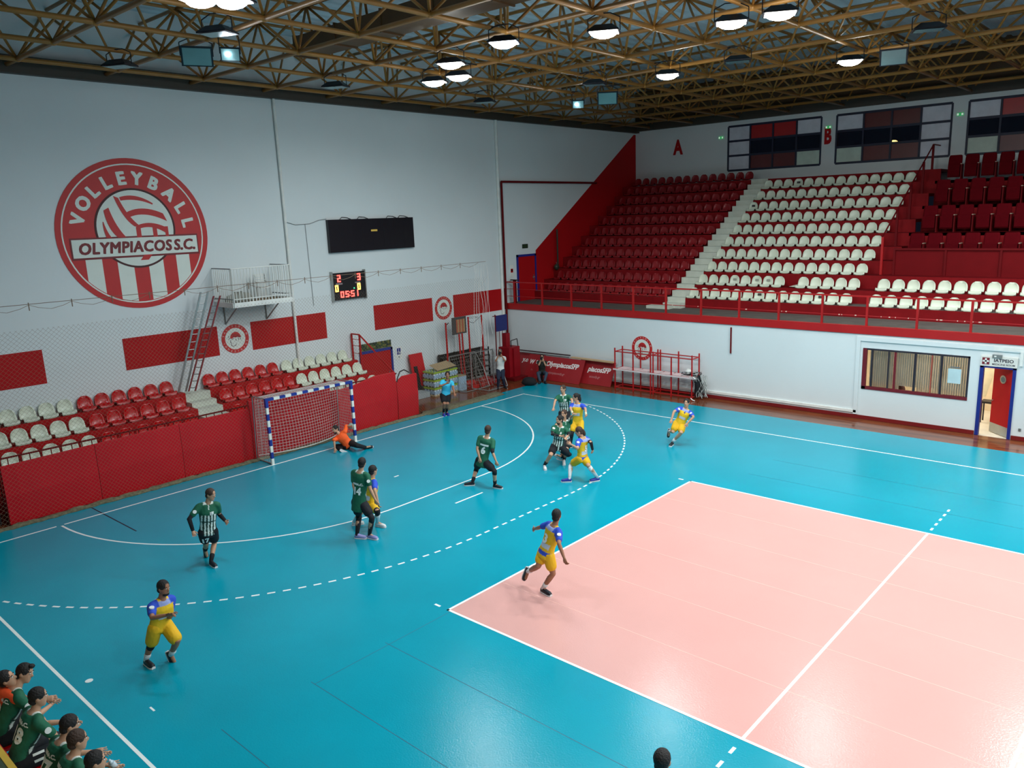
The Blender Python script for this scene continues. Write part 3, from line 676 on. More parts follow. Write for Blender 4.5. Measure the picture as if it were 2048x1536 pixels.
o = tp.build('tarpaulin_heap', mat('grey_tarpaulin', (150, 150, 140), .8, bump=.8, bscale=12), smooth=True); o.location = (-3.6, -.1, 4.71); tag(o, 'heap of pale grey tarpaulin bundled on the camera platform', 'tarpaulin')
# ladder
def ladder(a, b, w, label, m, rungs=13):
    t = thing('ladder', label, 'ladder'); a, b = Vector(a), Vector(b); s = Vector(w)
    for k in (0, 1): MB().obox(a+s*k, b-a, (.03, 0, 0), (0, .05, 0)).build('stile', m, t)
    for i in range(rungs): p = a.lerp(b, (i+.5)/rungs); MB().tube(p, p+s, .014, 6).build('rung', STEEL, t)
    return t
ld_ = ladder((-3.5, -2.08, 2.0), (-3.25, -.98, 5.0), (-.12, -.16, 0), 'long red and silver extension ladder leaning from the bleacher steps to the platform', mat('ladder_red', (132, 40, 46), .4), 14)
a_, b_ = Vector((-3.7, -2.3, 2.0)), Vector((-3.5, -1.25, 5.15))
for k in (0, 1): MB().obox(a_+Vector((-.05, -.22, 0))*k, b_-a_, (.03, 0, 0), (0, .06, 0)).build('inner_stile', STEEL, ld_)
for i in range(13): p = a_.lerp(b_, (i+.5)/13); MB().tube(p, p+Vector((-.05, -.22, 0)), .014, 6).build('rung', STEEL, ld_)
# end wall bleachers
bl = thing('bleacher', 'low three step red bleacher along the foot of the end wall', 'bleacher')
BXF = [-2.15, -2.9, -3.65]; BZ = [1.1, 1.53, 1.96]; BY0, BY1 = -12.5, 4.5
for k in range(3):
    for (a, b) in ((BY0, -2.31), (-1.48, BY1 if k == 2 else BY1+.3*(2-k))):
        MB().box(DX, BXF[k], a, b, BZ[k]-.43 if k else 0, BZ[k]).build('tier', RED_WALL, bl)
for (x0, z) in ((-3.65, 1.9), (-3.28, 1.66), (-2.9, 1.5), (-2.5, 1.3), (-2.15, 1.05), (-1.8, .8)):
    MB().box(x0-.6 if x0 > -3.6 else DX, x0, -2.31, -1.48, 0, z).build('stair_step', CONC, bl)
for k in range(3):
    z = BZ[k]
    for i in range(6-(k == 2)):   # beyond the gap toward the picture edge: white then red
        y = -5.73-.49*i; nm_ = ['lowest', 'middle', 'top'][k]
        seat(SEAT_W, BXF[k]-.01, y, z, PI/2, 'white bucket seat, %s one out from the red seats, %s bleacher row' % (ORD[i], nm_), 'white bleacher seats')
    for i in range(6):
        y = -2.75-.487*i
        seat(SEAT_R, BXF[k]-.01, y, z, PI/2, 'shiny red bucket seat, %s on the emblem side of the bleacher steps, %s row' % (ORD[i], nm_), 'red bleacher seats')
        y = -1.32+.475*i
        seat(SEAT_R, BXF[k]-.01, y+(.15 if k < 2 else 0), z, PI/2, 'shiny red bucket seat, %s on the scoreboard side of the bleacher steps, %s row' % (ORD[i], nm_), 'red bleacher seats')
        y = 1.62+.487*i
        seat(SEAT_W, BXF[k]-.01, y+(.1 if k == 1 else .2 if k == 0 else 0), z, PI/2, 'white bucket seat, %s of the block under the scoreboard, %s bleacher row' % (ORD[i], nm_), 'white seats under the scoreboard')
# rail in front of the bleachers and end rail
br_ = thing('bleacher_railing', 'dark red tube railing in front of the bleacher showing above the pads', 'railing')
MB().box(-1.5, -1.46, -12, 4.6, 1.62, 1.66).build('top_rail', RED_DARK, br_); MB().box(-1.5, -1.46, -12, 4.6, 1.2, 1.23).build('middle_rail', RED_DARK, br_)
for i in range(66): MB().box(-1.49, -1.47, -12+.25*i, -11.98+.25*i, .0, 1.64).build('baluster', RED_DARK, br_)
er = thing('stair_railing', 'red handrail sloping down at the end of the bleacher by the doorway', 'railing')
MB().path([(-4.0, 4.55, 2.95), (-3.5, 4.55, 2.95), (-1.9, 4.9, 1.5)], .03, 8).build('top_rail', RED_WALL, er)
for x, z0, z1 in ((-4.0, 1.6, 2.95), (-3.5, 1.6, 2.95)): MB().box(x-.025, x+.025, 4.52, 4.58, z0, z1).build('post', RED_WALL, er)
for z in (1.9, 2.2, 2.5, 2.75): MB().tube((-4.0, 4.55, z), (-3.5, 4.55, z), .012, 6).build('bar', RED_WALL, er)
# red crash pads
pads = thing('crash_pad_wall', 'long red vinyl padded barrier standing along the goal line', 'padded barrier')
def pad(y0, y1, zt, bump_=0):
    mb = MB(); rings = []; n_ = max(2, int((y1-y0)/.3))
    for i in range(n_+1):
        y = y0+(y1-y0)*i/n_; dx = .015*math.sin(y*2.3)+(.02 if 0 < i < n_ else 0); z_ = zt(y)
        rings.append([Vector((-1.13, y, .03)), Vector((-1.04+dx, y, .02)), Vector((-1.0+dx*1.2, y, z_*.5)), Vector((-1.03+dx, y, z_-.02)), Vector((-1.08, y, z_)), Vector((-1.14, y, z_-.02))])
    return mb.loft(rings).build('pad', PAD, pads, smooth=False)
yy = -8.28; 
for w_ in (2.2, 2.3, 2.2): pad(yy, yy+w_-.012, lambda y: 1.55+.1*math.sin((y+8.3)*.25)); yy += w_
pad(yy, 1.4, lambda y: 1.9 if y < -1.4 else 1.75); pad(1.412, 4.2, lambda y: 1.62+.2*min(1, max(0, (y-2.2)/1.1))-.05*max(0, y-3.9)); pad(4.23, 5.2, lambda y: 1.4+.2*min(1, (y-4.2)/.25))
bk = MB().box(-1.6, -1.3, -10.5, -8.4, 0, 1.5).build('gap_shade_block', BLACK_CLOTH); tag(bk, 'black block standing in for the shaded gap at the end of the red pads', 'gap_shade')  # black block put in for the shade of an open gap
hd_ = MB().path([(-1.06, 4.25, 1.3), (-1.04, 4.28, 1.55), (-1.04, 4.42, 1.78), (-1.04, 4.62, 1.82), (-1.04, 4.85, 1.68)], .022, 6).build('bent_handle', BLACK); tag(hd_, 'bent black tube sticking up between the last two red pads', 'tube')
# doors
def door(name, y0, y1, z0, z1, parentless=True):
    d = bpy.data.objects.new(name, None); COL.objects.link(d); struct(d)
    MB().box(DX, DX+.06, y0, y0+.09, z0, z1).box(DX, DX+.06, y1-.09, y1, z0, z1).box(DX, DX+.06, y0, y1, z1-.1, z1).build('door_frame', BLUE, d)
    MB().box(DX, DX+.03, y0+.09, y1-.09, z0, z1-.1).build('door_leaf', RED_WALL, d)
    MB().box(DX+.03, DX+.06, y1-.28, y1-.14, (z0+z1)/2-.05, (z0+z1)/2).box(DX+.06, DX+.08, y1-.25, y1-.23, (z0+z1)/2-.15, (z0+z1)/2+.1).build('door_handle', STEEL, d)
    return d
door('door_1', 14.3, 15.68, 3.2, 5.4); door('door_2', 4.9, 6.53, 0, 2.15)
gm = MB(); rg = random.Random(3); GRN = [mat('mosaic_green', (64, 84, 44), .4), mat('mosaic_olive', (116, 112, 52), .4), mat('mosaic_dark', (34, 52, 36), .4)]
for i in range(18):
    for j in range(4): gm.box(DX, DX+.03+rg.random()*.01, 4.92+i*.088, 5.0+i*.088, 2.17+j*.07, 2.235+j*.07, rg.randrange(3))
tag(gm.build('transom_panel', GRN), 'mottled green and olive panel over the doorway by the wheelchair sign', 'panel')
def sign(name, label, x, y0, y1, z0, z1, base, marks):
    s = thing(name, label, 'sign')
    MB().box(x, x+.015, y0, y1, z0, z1).build('sign_panel', base, s)
    for nm_, m, f in marks: f().build(nm_, m, s)
    return s
sx_ = DX+.015
def whl():
    mb = MB(); c = (6.87, 1.87)
    for i in range(14):
        t0 = PI*.8+PI*1.3*i/14; mb.box(sx_+.004, sx_+.008, c[0]+.05*math.cos(t0)-.01, c[0]+.05*math.cos(t0)+.01, c[1]+.05*math.sin(t0)-.01, c[1]+.05*math.sin(t0)+.01)
    mb.box(sx_+.004, sx_+.008, 6.86, 6.88, 1.86, 1.97).box(sx_+.004, sx_+.008, 6.86, 6.93, 1.86, 1.88).box(sx_+.004, sx_+.008, 6.92, 6.95, 1.79, 1.87).box(sx_+.004, sx_+.008, 6.86, 6.89, 1.98, 2.005)
    return mb
sign('wheelchair_sign', 'white sign with a blue wheelchair symbol and a small arrow', DX, 6.7, 7.05, 1.56, 2.1, WHITE, [('blue_square', BLUE, lambda: MB().box(sx_, sx_+.004, 6.78, 6.97, 1.77, 2.03)), ('wheelchair_symbol', WHITE, whl), ('arrow', GREY, lambda: MB().box(sx_, sx_+.004, 6.86, 6.885, 1.61, 1.7).box(sx_, sx_+.004, 6.82, 6.93, 1.66, 1.68))])
sign('exit_sign', 'dark green unlit exit sign above the upper red door', DX, 14.75, 15.15, 5.68, 5.88, mat('dark_green_sign', (22, 44, 26), .4), [('sign_text', mat('green_letters', (48, 80, 48), .5), lambda: MB().box(sx_, sx_+.003, 14.8, 15.1, 5.76, 5.8))])
sign('fire_notice', 'small white and pink notice beside the upper red door', DX, 13.85, 14.05, 4.4, 4.95, WHITE, [('red_symbol', RED_WALL, lambda: MB().box(sx_, sx_+.003, 13.87, 14.03, 4.6, 4.78)), ('blue_symbol', NAVY, lambda: MB().box(sx_, sx_+.003, 13.9, 14.0, 4.66, 4.74))])
hyd = thing('fire_hydrant_pipe', 'dark green standpipe with a valve in front of the red slope', 'pipe', (-3.85, 17.1, 3.2))
MB().path([(0, 0, 0), (0, 0, 3.3)], .04).build('pipe', mat('dark_green_paint', (40, 48, 36), .5), hyd); MB().ell((0, -.1, 1.45), .12, .16, .16).build('valve', mat('dark_green_paint', (40, 48, 36), .5), hyd); MB().path([(.05, -.2, 1.7), (.05, -.05, 1.45)], .015).build('lever', STEEL, hyd)
cn = thing('wall_cabinet', 'small red post with black top bar at the balcony corner by the door', 'post', (-3.75, 13.75, 3.2))
MB().box(-.06, .06, -.06, .06, 0, 1.05).build('post', RED_DARK, cn); MB().box(-.25, .25, -.03, .03, 1.05, 1.1).build('top_bar', BLACK, cn)

# ================================================================== NETS
def strand(mb, p, q, r, segs, sag=0.0, mi=0):
    p, q = Vector(p), Vector(q); prev = p
    for i in range(1, segs+1):
        t = i/segs; c = p.lerp(q, t)+Vector((sag*math.sin(PI*t), 0, 0)); mb.tube(prev, c, r, 3, cap=False, mi=mi); prev = c
def netx(y, z):   # slow folds of the hanging net
    return -.88+.05*math.sin(y*1.1+z*.6)+.04*math.sin(y*2.9+1)*(1-z/6)
net = MB(); Y0, Y1, Z0, Z1 = -12.0, 9.0, .03, 5.3; cell = .115
def topz(y): return 5.42-.12*abs(math.sin((y+12)*PI/.98))
for s in (-1, 1):
    c = Y0-(Z1-Z0) if s > 0 else Y0
    while c < (Y1 if s > 0 else Y1+(Z1-Z0)):
        pts = []; y = c; z = Z0; k = 0
        while z < Z1:
            if Y0 <= y <= Y1: pts.append(Vector((netx(y, z), y+.05*math.sin(z*1.3+y*.8), z)))
            z += .44; y += .44*s
        for a, b in zip(pts[:-1], pts[1:]): net.tube(a, b, .0023, 3, cap=False)
        c += cell
pnet = thing('protective_net', 'large dark diamond mesh safety net hanging in front of the end wall', 'net', (0, 0, 0))
net.build('mesh_cords', NETM, pnet)['kind'] = 'stuff'
rp = MB(); ys = [-12+.98*i for i in range(22)]
rp.path([(-.9, -12, 5.48), (-.9, 9, 5.48)], .008, 5)
for a, b in zip(ys[:-1], ys[1:]):
    rp.path([(-.9, a, 5.46), (-.9, a+.2, 5.38), (-.9, (a+b)/2, 5.32), (-.9, b-.2, 5.38), (-.9, b, 5.46)], .007, 4); rp.tube((-.9, a, 5.32), (-.9, a, 5.52), .012, 5)
rp.build('top_rope', NETM, pnet)
rb = random.Random(5); he = MB(); rings = []
y = -12.0
while y < 9.6:
    w_ = .1+.05*rb.random()+(.22 if y > 5.3 else 0); h_ = .05+.05*rb.random(); xo = -.86+.04*rb.random()-(.05 if y > 5.3 else 0)
    rings.append([Vector((xo-w_, y, -.005)), Vector((xo-w_*.5, y, h_*.8)), Vector((xo, y, h_)), Vector((xo+w_*.5, y, h_*.6)), Vector((xo+w_, y, -.005))]); y += .16
he.loft(rings); he.build('bunched_hem', NETG, pnet, smooth=True, label='bunched grey green hem of the net lying on the floor')
for j in range(7):
    g_ = MB(); y = 8.35+.08*j; prev = Vector((-.9+.03*j, y, 5.4))
    for i in range(1, 9): c = Vector((-.9+.03*j+.05*math.sin(i+j), y+.03*math.sin(i*1.7+j*2)+.006*i*(j-3), 5.4-i*(.35+.05*(j%3)))); g_.tube(prev, c, .006, 4, cap=False); prev = c
    g_.build('gathered_cord', NETW, pnet)
# handball goal
goal = thing('handball_goal', 'handball goal with blue and white striped posts and white net', 'goal', (0, 0, 0))
GB = mat('goal_blue', (24, 50, 140), .4); GW = mat('goal_white', (232, 232, 222), .4)
def striped(p, q, n, first_blue, name):
    p, q = Vector(p), Vector(q); d = (q-p)/n; mb = MB(); L = d.normalized()
    a = Vector((.04, 0, 0)); b = L.cross(Vector((1, 0, 0))).normalized()*.04
    for i in range(n): mb.obox(p+d*i-a-b, d, a*2, b*2, (i+first_blue+1) % 2)
    mb.build(name, [GB, GW], goal)
for s in (-1, 1): striped((-.04, s*1.54, 0), (-.04, s*1.54, 1.8), 9, 0, 'goal_post'); MB().box(-.085, .005, s*1.54-.045, s*1.54+.045, 1.8, 2.08).build('corner_joint', GB, goal)
striped((-.04, -1.5+.2, 2.04), (-.04, 1.3, 2.04), 13, 0, 'crossbar')
MB().box(-.082, .002, -1.5, -1.3, 1.998, 2.082).box(-.082, .002, 1.3, 1.5, 1.998, 2.082).build('corner_joint', GB, goal)
for s in (-1, 1):
    MB().path([(-.06, s*1.54, 2.06), (-.75, s*1.54, 2.06), (-.85, s*1.54, 2.0), (-.95, s*1.54, .03), (-.06, s*1.54, .02)], .018, 8).build('net_support', STEEL, goal)
MB().path([(-.95, -1.54, .03), (-.95, 1.54, .03)], .015, 6).build('rear_ground_bar', STEEL, goal)
gn = MB(); n_ = 30; m_ = 20
def bk_(i, j):   # hanging back net: i across, j down
    y = -1.5+3.0*i/n_; z = 2.0-1.86*j/m_; yy_ = abs(y)/1.5
    return Vector((-.78+.30*(1-yy_**2)*math.sin(PI*.5*(j/m_))-.12*j/m_*yy_**2, y, z-.12*(1-yy_**2)*math.sin(PI*j/m_*.5)*0))
for i in range(n_+1):
    for j in range(m_): gn.tube(bk_(i, j), bk_(i, j+1), 0.0058, 3, cap=False)
for j in range(m_+1):
    for i in range(n_): gn.tube(bk_(i, j), bk_(i+1, j), 0.0058, 3, cap=False)
for s in (-1, 1):
    for a in range(9):
        x = -.08-.085*a
        for j in range(m_):
            x0 = x-.014*a*j/m_; x1_ = x-.014*a*(j+1)/m_
            gn.tube((x0, s*1.52, 2.0-j*.0985), (x1_, s*1.52, 2.0-(j+1)*.0985), 0.0058, 3, cap=False)
    for j in range(m_+1): gn.tube((-.08, s*1.52, 2.0-j*.0985), (-.78-.11*j/m_, s*1.52, 2.0-j*.0985), 0.0058, 3, cap=False)
for i in range(n_+1): gn.tube((-.08, -1.5+.1*i, 2.03), (-.78, -1.5+.1*i, 2.0), 0.0058, 3, cap=False)
for k_ in range(8): gn.tube((-.08-.09*k_, -1.5, 2.03), (-.08-.09*k_, 1.5, 2.03), 0.0058, 3, cap=False)
for i in range(n_): gn.tube(bk_(i, m_), bk_(i+1, m_), .014, 4, cap=False)
gn.build('goal_net', NETW, goal)['kind'] = 'stuff'

# ================================================================== SIDE WALL LOWER: medical room
wd = struct(bpy.data.objects.new('window_5', None)); COL.objects.link(wd)
fr = MB(); fr.box(12.42, 15.68, WY-.02, WY+.08, 1.06, 1.16, 0).box(12.42, 12.55, WY-.02, WY+.08, 1.06, 2.46, 0).box(12.42, 15.68, WY+.0, WY+.08, 2.41, 2.47, 1).box(15.62, 15.68, WY, WY+.08, 1.1, 2.46, 1)
for x, w_, mi in ((12.72, .05, 1), (13.25, .04, 1), (13.46, .07, 0), (14.08, .07, 1), (14.58, .035, 2), (14.87, .07, 1)): fr.box(x-w_/2, x+w_/2, WY+.01, WY+.07, 1.12, 2.45, mi)
fr.build('window_frame', [mat('maroon_frame', (112, 22, 34), .4), mat('dark_frame', (44, 38, 48), .4), mat('orange_frame', (170, 76, 60), .4)], wd)
GL2 = bpy.data.materials.new('clear_glass'); GL2.use_nodes = True; g = GL2.node_tree.nodes['Principled BSDF']; g.inputs['Transmission Weight'].default_value = 1; g.inputs['Roughness'].default_value = .02; g.inputs['IOR'].default_value = 1.05
for a, b in ((12.55, 13.42), (13.5, 14.04), (14.12, 14.83), (14.91, 15.62)): MB().box(a, b, WY+.035, WY+.04, 1.16, 2.41).build('pane', GL2, wd)
MB().box(15.07, 15.45, WY+.026, WY+.032, 1.56, 2.03).build('notice_sheet', mat('pale_blue_paper', (190, 216, 220), .7), wd)
MB().box(15.12, 15.4, WY+.026, WY+.03, 2.06, 2.1).build('notice_tape', GREY, wd)
# room behind
CRM = mat('cream_wall', (226, 208, 176), .8); TILE = mat('room_tile', (214, 206, 186), .5)
struct(MB().box(11.9, 12.0, WY+.12, 16.9, 0, 2.9).box(17.4, 17.5, WY+.12, 16.9, 0, 2.9).box(11.9, 17.5, 16.9, 17.0, 0, 2.9).build('wall_room', CRM))
struct(MB().box(11.9, 17.5, WY, 17, -.1, -.001).build('floor_room', TILE)); struct(MB().box(11.9, 17.5, WY+.12, 17, 2.85, 2.9).build('ceiling_room', WHITE))
blm = MB()
for i in range(44):
    x = 12.6+.069*i
    if 13.5 < x < 13.52: continue
    blm.obox((x, WY+.22, 1.1 if not 13.5 < x < 14.05 else 1.25), (.055, .03, 0), (.002, -.004, 0), (0, 0, 1.35))
bo = blm.build('vertical_blind', mat('blind_cloth', (234, 226, 208), .8)); tag(bo, 'cream vertical slat blind inside the medical room window', 'blind')
hs = MB().ell((13.55, 13.95, 1.0), .16, .18, .3).build('coat_on_chair', mat('brown_cloth', (80, 40, 34), .9), smooth=True); tag(hs, 'dark brown jacket shape inside the medical room window', 'jacket')
rl = thing('ceiling_lamp', 'plain ceiling lamp inside the medical room', 'lamp', (14.7, 15.2, 2.83)); MB().box(-.6, .6, -.1, .1, -.05, 0).build('diffuser', emit('room_diffuser', (1, .92, .8), 4, True), rl)
ld = bpy.data.lights.new('room_lamp', 'AREA'); ld.size = 1.2; ld.energy = 95; ld.color = (1, .92, .8); lo = bpy.data.objects.new('room_lamp', ld); COL.objects.link(lo); lo.parent = rl; lo.location = (0, 0, -.07)
# door with open leaf
dd = struct(bpy.data.objects.new('door_3', None)); COL.objects.link(dd)
MB().box(15.97, 16.07, WY-.03, WY+.15, 0, 2.22).box(16.86, 16.95, WY-.03, WY+.15, 0, 2.22).box(15.97, 16.95, WY-.03, WY+.15, 2.17, 2.23).build('door_frame', BLUE, dd)
hx = Vector((16.87, WY+.1, 0)); fe = Vector((16.24, 14.16, 0)); dv = (fe-hx).normalized()*.82; nv_ = Vector((-dv.y, dv.x, 0)).normalized()*.04
MB().obox(hx+Vector((0, 0, .32)), dv, nv_, (0, 0, 1.84)).build('door_leaf', RED_WALL, dd)
MB().obox(hx+Vector((0, 0, .02)), dv, nv_*1.05, (0, 0, .3)).build('kick_plate', STEEL, dd)
pc = hx+dv*.45+Vector((0, 0, 1.78))
side = nv_.normalized() if nv_.dot(CP-hx) > 0 else -nv_.normalized()
base_ = pc+(nv_ if nv_.dot(CP-hx) > 0 else Vector((0, 0, 0)))
MB().tube(base_-side*.0, base_+side*.02, .13, 24).build('porthole_ring', STEEL, dd); MB().tube(base_+side*.02, base_+side*.025, .085, 20).build('porthole_glass', mat('porthole', (90, 110, 110), .1), dd)
MB().tube(hx+dv*.93+Vector((0, 0, 1.05))+side*.04, hx+dv*.85+Vector((0, 0, 1.05))+side*.1, .012).build('door_handle', STEEL, dd)
ds = thing('medical_room_sign', 'white sign over the open door with a red cross square and dark letters', 'sign')
MB().box(15.98, 16.97, WY-.06, WY-.0, 2.23, 2.54).build('sign_panel', mat('sign_white', (226, 222, 214), .5), ds)
MB().box(16.02, 16.22, WY-.065, WY-.06, 2.28, 2.49).build('red_square', mat('sign_maroon', (120, 24, 40), .5), ds)
MB().box(16.095, 16.145, WY-.07, WY-.065, 2.3, 2.47).box(16.035, 16.205, WY-.07, WY-.065, 2.36, 2.41).build('white_cross', WHITE, ds)
text_on('IATPEIO', .135, (16.6, WY-.06, 2.42), (1, 0, 0), (0, 0, 1), 'sign_text', mat('sign_ink', (58, 50, 60), .6), ds, sx=1.1, off=.004)
text_on('MEDICINE ROOM', .075, (16.6, WY-.06, 2.3), (1, 0, 0), (0, 0, 1), 'sign_text', mat('sign_ink', (58, 50, 60), .6), ds, sx=1.05, off=.001)
eml = thing('emergency_lamp', 'small grey emergency lamp above the medical room sign', 'lamp', (16.42, WY-.03, 2.5)); MB().box(-.13, .13, -.06, 0, 0, .1).build('case', mat('lamp_grey', (120, 124, 122), .5), eml); MB().box(-.08, -.02, -.065, -.06, .03, .07).build('indicator', WHITE, eml)
so = MB().box(17.15, 17.22, WY-.02, WY, .3, .38).build('wall_socket', GREY); tag(so, 'small grey socket low on the wall past the open door', 'socket')
cd_ = MB().box(16.3, 19, WY-.05, WY, 2.74, 2.84).box(17.02, 17.1, WY-.06, WY, 2.3, 2.74).build('cable_duct', WHITE); tag(cd_, 'white boxed duct high on the wall over the medical room door', 'cable duct')
tb = thing('treatment_stool', 'dark stool with a tilted board inside the medical room doorway', 'stool', (15.95, 15.3, 0))
MB().box(-.2, .35, -.2, .2, .66, .72).build('seat', BLACK, tb)
for a in (-.17, .3):
    for b in (-.17, .17): MB().box(a-.02, a+.02, b-.02, b+.02, 0, .66).build('leg', BLACK, tb)
wbd = MB().obox((15.45, 15.5, .8), (.35, 0, 0), (.2, .05, .9), (0, .02, 0)).build('leaning_board', mat('cream_sheet', (236, 226, 190), .6)); tag(wbd, 'cream board leaning inside the medical room', 'board')
# scorer rack
rk = thing('scorer_rack', 'red steel frame rack with a white shelf against the side wall', 'rack')
RX = [2.66, 3.56, 4.4, 4.52, 5.36, 6.28]
for y in (12.75, 13.3):
    for x in RX: MB().box(x-.022, x+.022, y-.022, y+.022, 0, 1.75 if x in (2.66, 3.56, 4.4, 4.52, 6.28) or y > 13 else 1.62).build('post', RED, rk)
    for z in (1.6, .86, .1): MB().box(2.66, 6.28, y-.018, y+.018, z-.018, z+.018).build('long_rail', RED, rk)
for x in (2.66, 4.46, 6.28):
    for z in (1.6, .86, .1): MB().box(x-.018, x+.018, 12.75, 13.3, z-.018, z+.018).build('cross_rail', RED, rk)
for i in range(7): MB().box(2.74+.51*i, 3.18+.51*i, 12.82, 13.24, .87, .89).build('shelf_board', mat('pinkish_board', (222, 196, 196), .5), rk)
MB().box(2.6, 6.45, 12.68, 12.74, .83, .88).build('shelf_edge', mat('pinkish_edge', (226, 206, 204), .5), rk)
ng = MB(); rn = random.Random(11)
for i in range(26):
    a = Vector((6.35+rn.uniform(-.1, .35), 12.85+rn.uniform(-.1, .3), .95)); prev = a
    for j in range(7):
        c = prev+Vector((rn.uniform(-.07, .09), rn.uniform(-.05, .05), -.12)); c.z = max(c.z, .03); ng.tube(prev, c, .012, 4, cap=False, mi=i % 2); prev = c
for i in range(10): ng.path([(5.7+rn.uniform(0, .9), 12.8+rn.uniform(0, .4), .92+rn.uniform(0, .12)) for _ in range(4)], .014, 4, mi=i % 2)
tag(ng.build('tangled_net', [BLACK, mat('grey_net', (176, 180, 176), .8)]), 'tangled black and white volleyball net hanging off the rack end', 'net')
hb = MB().ell((6.42, 13.0, .5), .13, .16, .42, nu=14, nv=10).build('black_net_bag', BLACK_CLOTH, smooth=True); tag(hb, 'limp black bag hanging from the end of the red rack', 'bag')
ball2 = MB().ell((5.95, 13.05, 1.02), .13, .13, .13, nu=16, nv=10).build('white_bundle', WHITE, smooth=True); tag(ball2, 'white rolled bundle lying on the red rack shelf', 'bundle')
pl_ = MB().path([(6.2, 12.7, .9), (6.4, 12.66, .93), (6.48, 12.66, .86)], .02, 6).path([(6.32, 12.6, .1), (6.4, 12.6, .04), (6.5, 12.6, .02)], .02, 6).build('net_pole_clip', WHITE); tag(pl_, 'white curved strap at the end of the red rack', 'strap')
# advertising boards
ADV = mat('ad_board_red', (158, 28, 34), .45, var=.05); ADL = mat('ad_letters', (236, 226, 222), .5); ADS = mat('ad_small_letters', (190, 120, 120), .6)
def board(x0, x1, yb, yt, h, label, texts, group=None):
    b = thing('advertising_board', label, 'advertising board', (x0, yb, 0)); up = Vector((0, yt-yb, h)); rr = Vector((1, 0, 0)); n = rr.cross(up).normalized()
    MB().obox((0, 0, 0), (x1-x0, 0, 0), up, n*-.02).build('board_panel', ADV, b)
    for s_, size, xx, v, m, off in texts: text_on(s_, size, rr*(xx-x0)+up*v, rr, up, 'board_text', m, b, th=.003, off=off, shear=.2, sx=.95)
    return b
board(.4, 2.28, 12.92, 13.36, .98, 'red advertising board at the end of the row, its first letters covered', [('piacosSFP', .31, 1.5, .62, ADL, .012), ('acossfp.gr', .15, 1.35, .32, ADS, .002)])
board(-1.75, .84, 12.6, 13.1, .98, 'red advertising board with the long club name behind the seated photographer', [('OlympiacosSFP', .31, -.35, .68, ADL, .012), ('olympiacossfp.gr', .15, -.55, .32, ADS, .002)])
b3 = board(-2.45, -1.5, 12.72, 13.2, .98, 'red advertising board with a letter w and a white square mark', [('W', .27, -2.2, .66, ADL, .012), ('f t', .12, -2.1, .32, ADS, .002)])
up_ = Vector((0, .48, .98)); n3 = Vector((1, 0, 0)).cross(up_).normalized()
MB().obox(Vector((.52, 0, 0))+up_*.6+n3*.001, (.22, 0, 0), up_*.15, n3*.006).build('square_mark', ADL, b3); MB().poly([Vector((.59, 0, 0))+up_*.64+n3*.009, Vector((.59, 0, 0))+up_*.71+n3*.009, Vector((.67, 0, 0))+up_*.675+n3*.009], n3, .002).build('triangle_mark', ADV, b3)
board(-3.3, -2.5, 12.9, 13.35, .98, 'red advertising board nearest the corner showing y.ol', [('y.ol', .29, -2.72, .68, ADL, .012)])
rl_ = MB().obox((.0, 13.12, 1.0), (2.3, -.05, 0), (0, .2, .0), (0, 0, .05)).build('timber_beam', mat('pale_timber', (196, 160, 120), .6)); tag(rl_, 'pale timber beam lying along the top of the advertising boards', 'timber')
for i, z in enumerate((1.07, 1.01)): tag(MB().tube((-3.2, 13.3-.1*i, z), (-.15, 13.3-.1*i, z+.01), .03).build('steel_pole', mat('dark_pole', (70, 50, 52), .5) if i == 0 else STEEL), ['dark pole', 'silver pole'][i]+' lying along the top of the corner boards', 'pole')
# corner: padded basketball base
rb_ = thing('padded_hoop_base', 'tall red padded box of a portable basketball hoop in the corner', 'hoop base')
PADD = mat('dark_red_vinyl', (140, 14, 26), .5, spec=.25)
MB().box(-3.05, -2.4, 11.75, 12.45, 0, 1.45).build('padded_box', PADD, rb_); MB().box(-2.4, -2.3, 11.95, 12.3, .0, 1.4).build('padded_front', PADD, rb_); MB().box(-3.0, -2.75, 11.95, 12.2, 1.45, 2.05).build('padded_neck', PADD, rb_)
MB().path([(-2.6, 12.1, 1.45), (-2.6, 12.1, 1.72), (-2.5, 12.4, 1.78), (-2.5, 12.45, 1.45)], .02, 6).build('handle', BLACK, rb_); MB().box(-3.3, -2.0, 11.6, 12.5, 0, .12).build('base_plate', RED_DARK, rb_)
bp_ = thing('blue_panel_hoop', 'dark blue square backboard on a slim red frame in the corner', 'backboard')
MB().box(-3.25, -3.2, 11.8, 12.54, 2.12, 2.84).build('backboard', mat('royal_blue', (26, 36, 104), .5), bp_)
for y in (11.76, 12.0, 12.2): MB().tube((-3.2, y, 0), (-3.2, y, 2.9 if y < 11.9 else 2.12), .025 if y < 11.9 else .015, 6).build('pole', RED_DARK, bp_)
MB().tube((-3.2, 11.6, 2.84), (-3.2, 11.85, 2.84), .02, 6).build('cross_arm', RED_DARK, bp_); MB().box(-3.5, -2.9, 11.5, 12.4, 0, .08).build('base', RED_DARK, bp_)
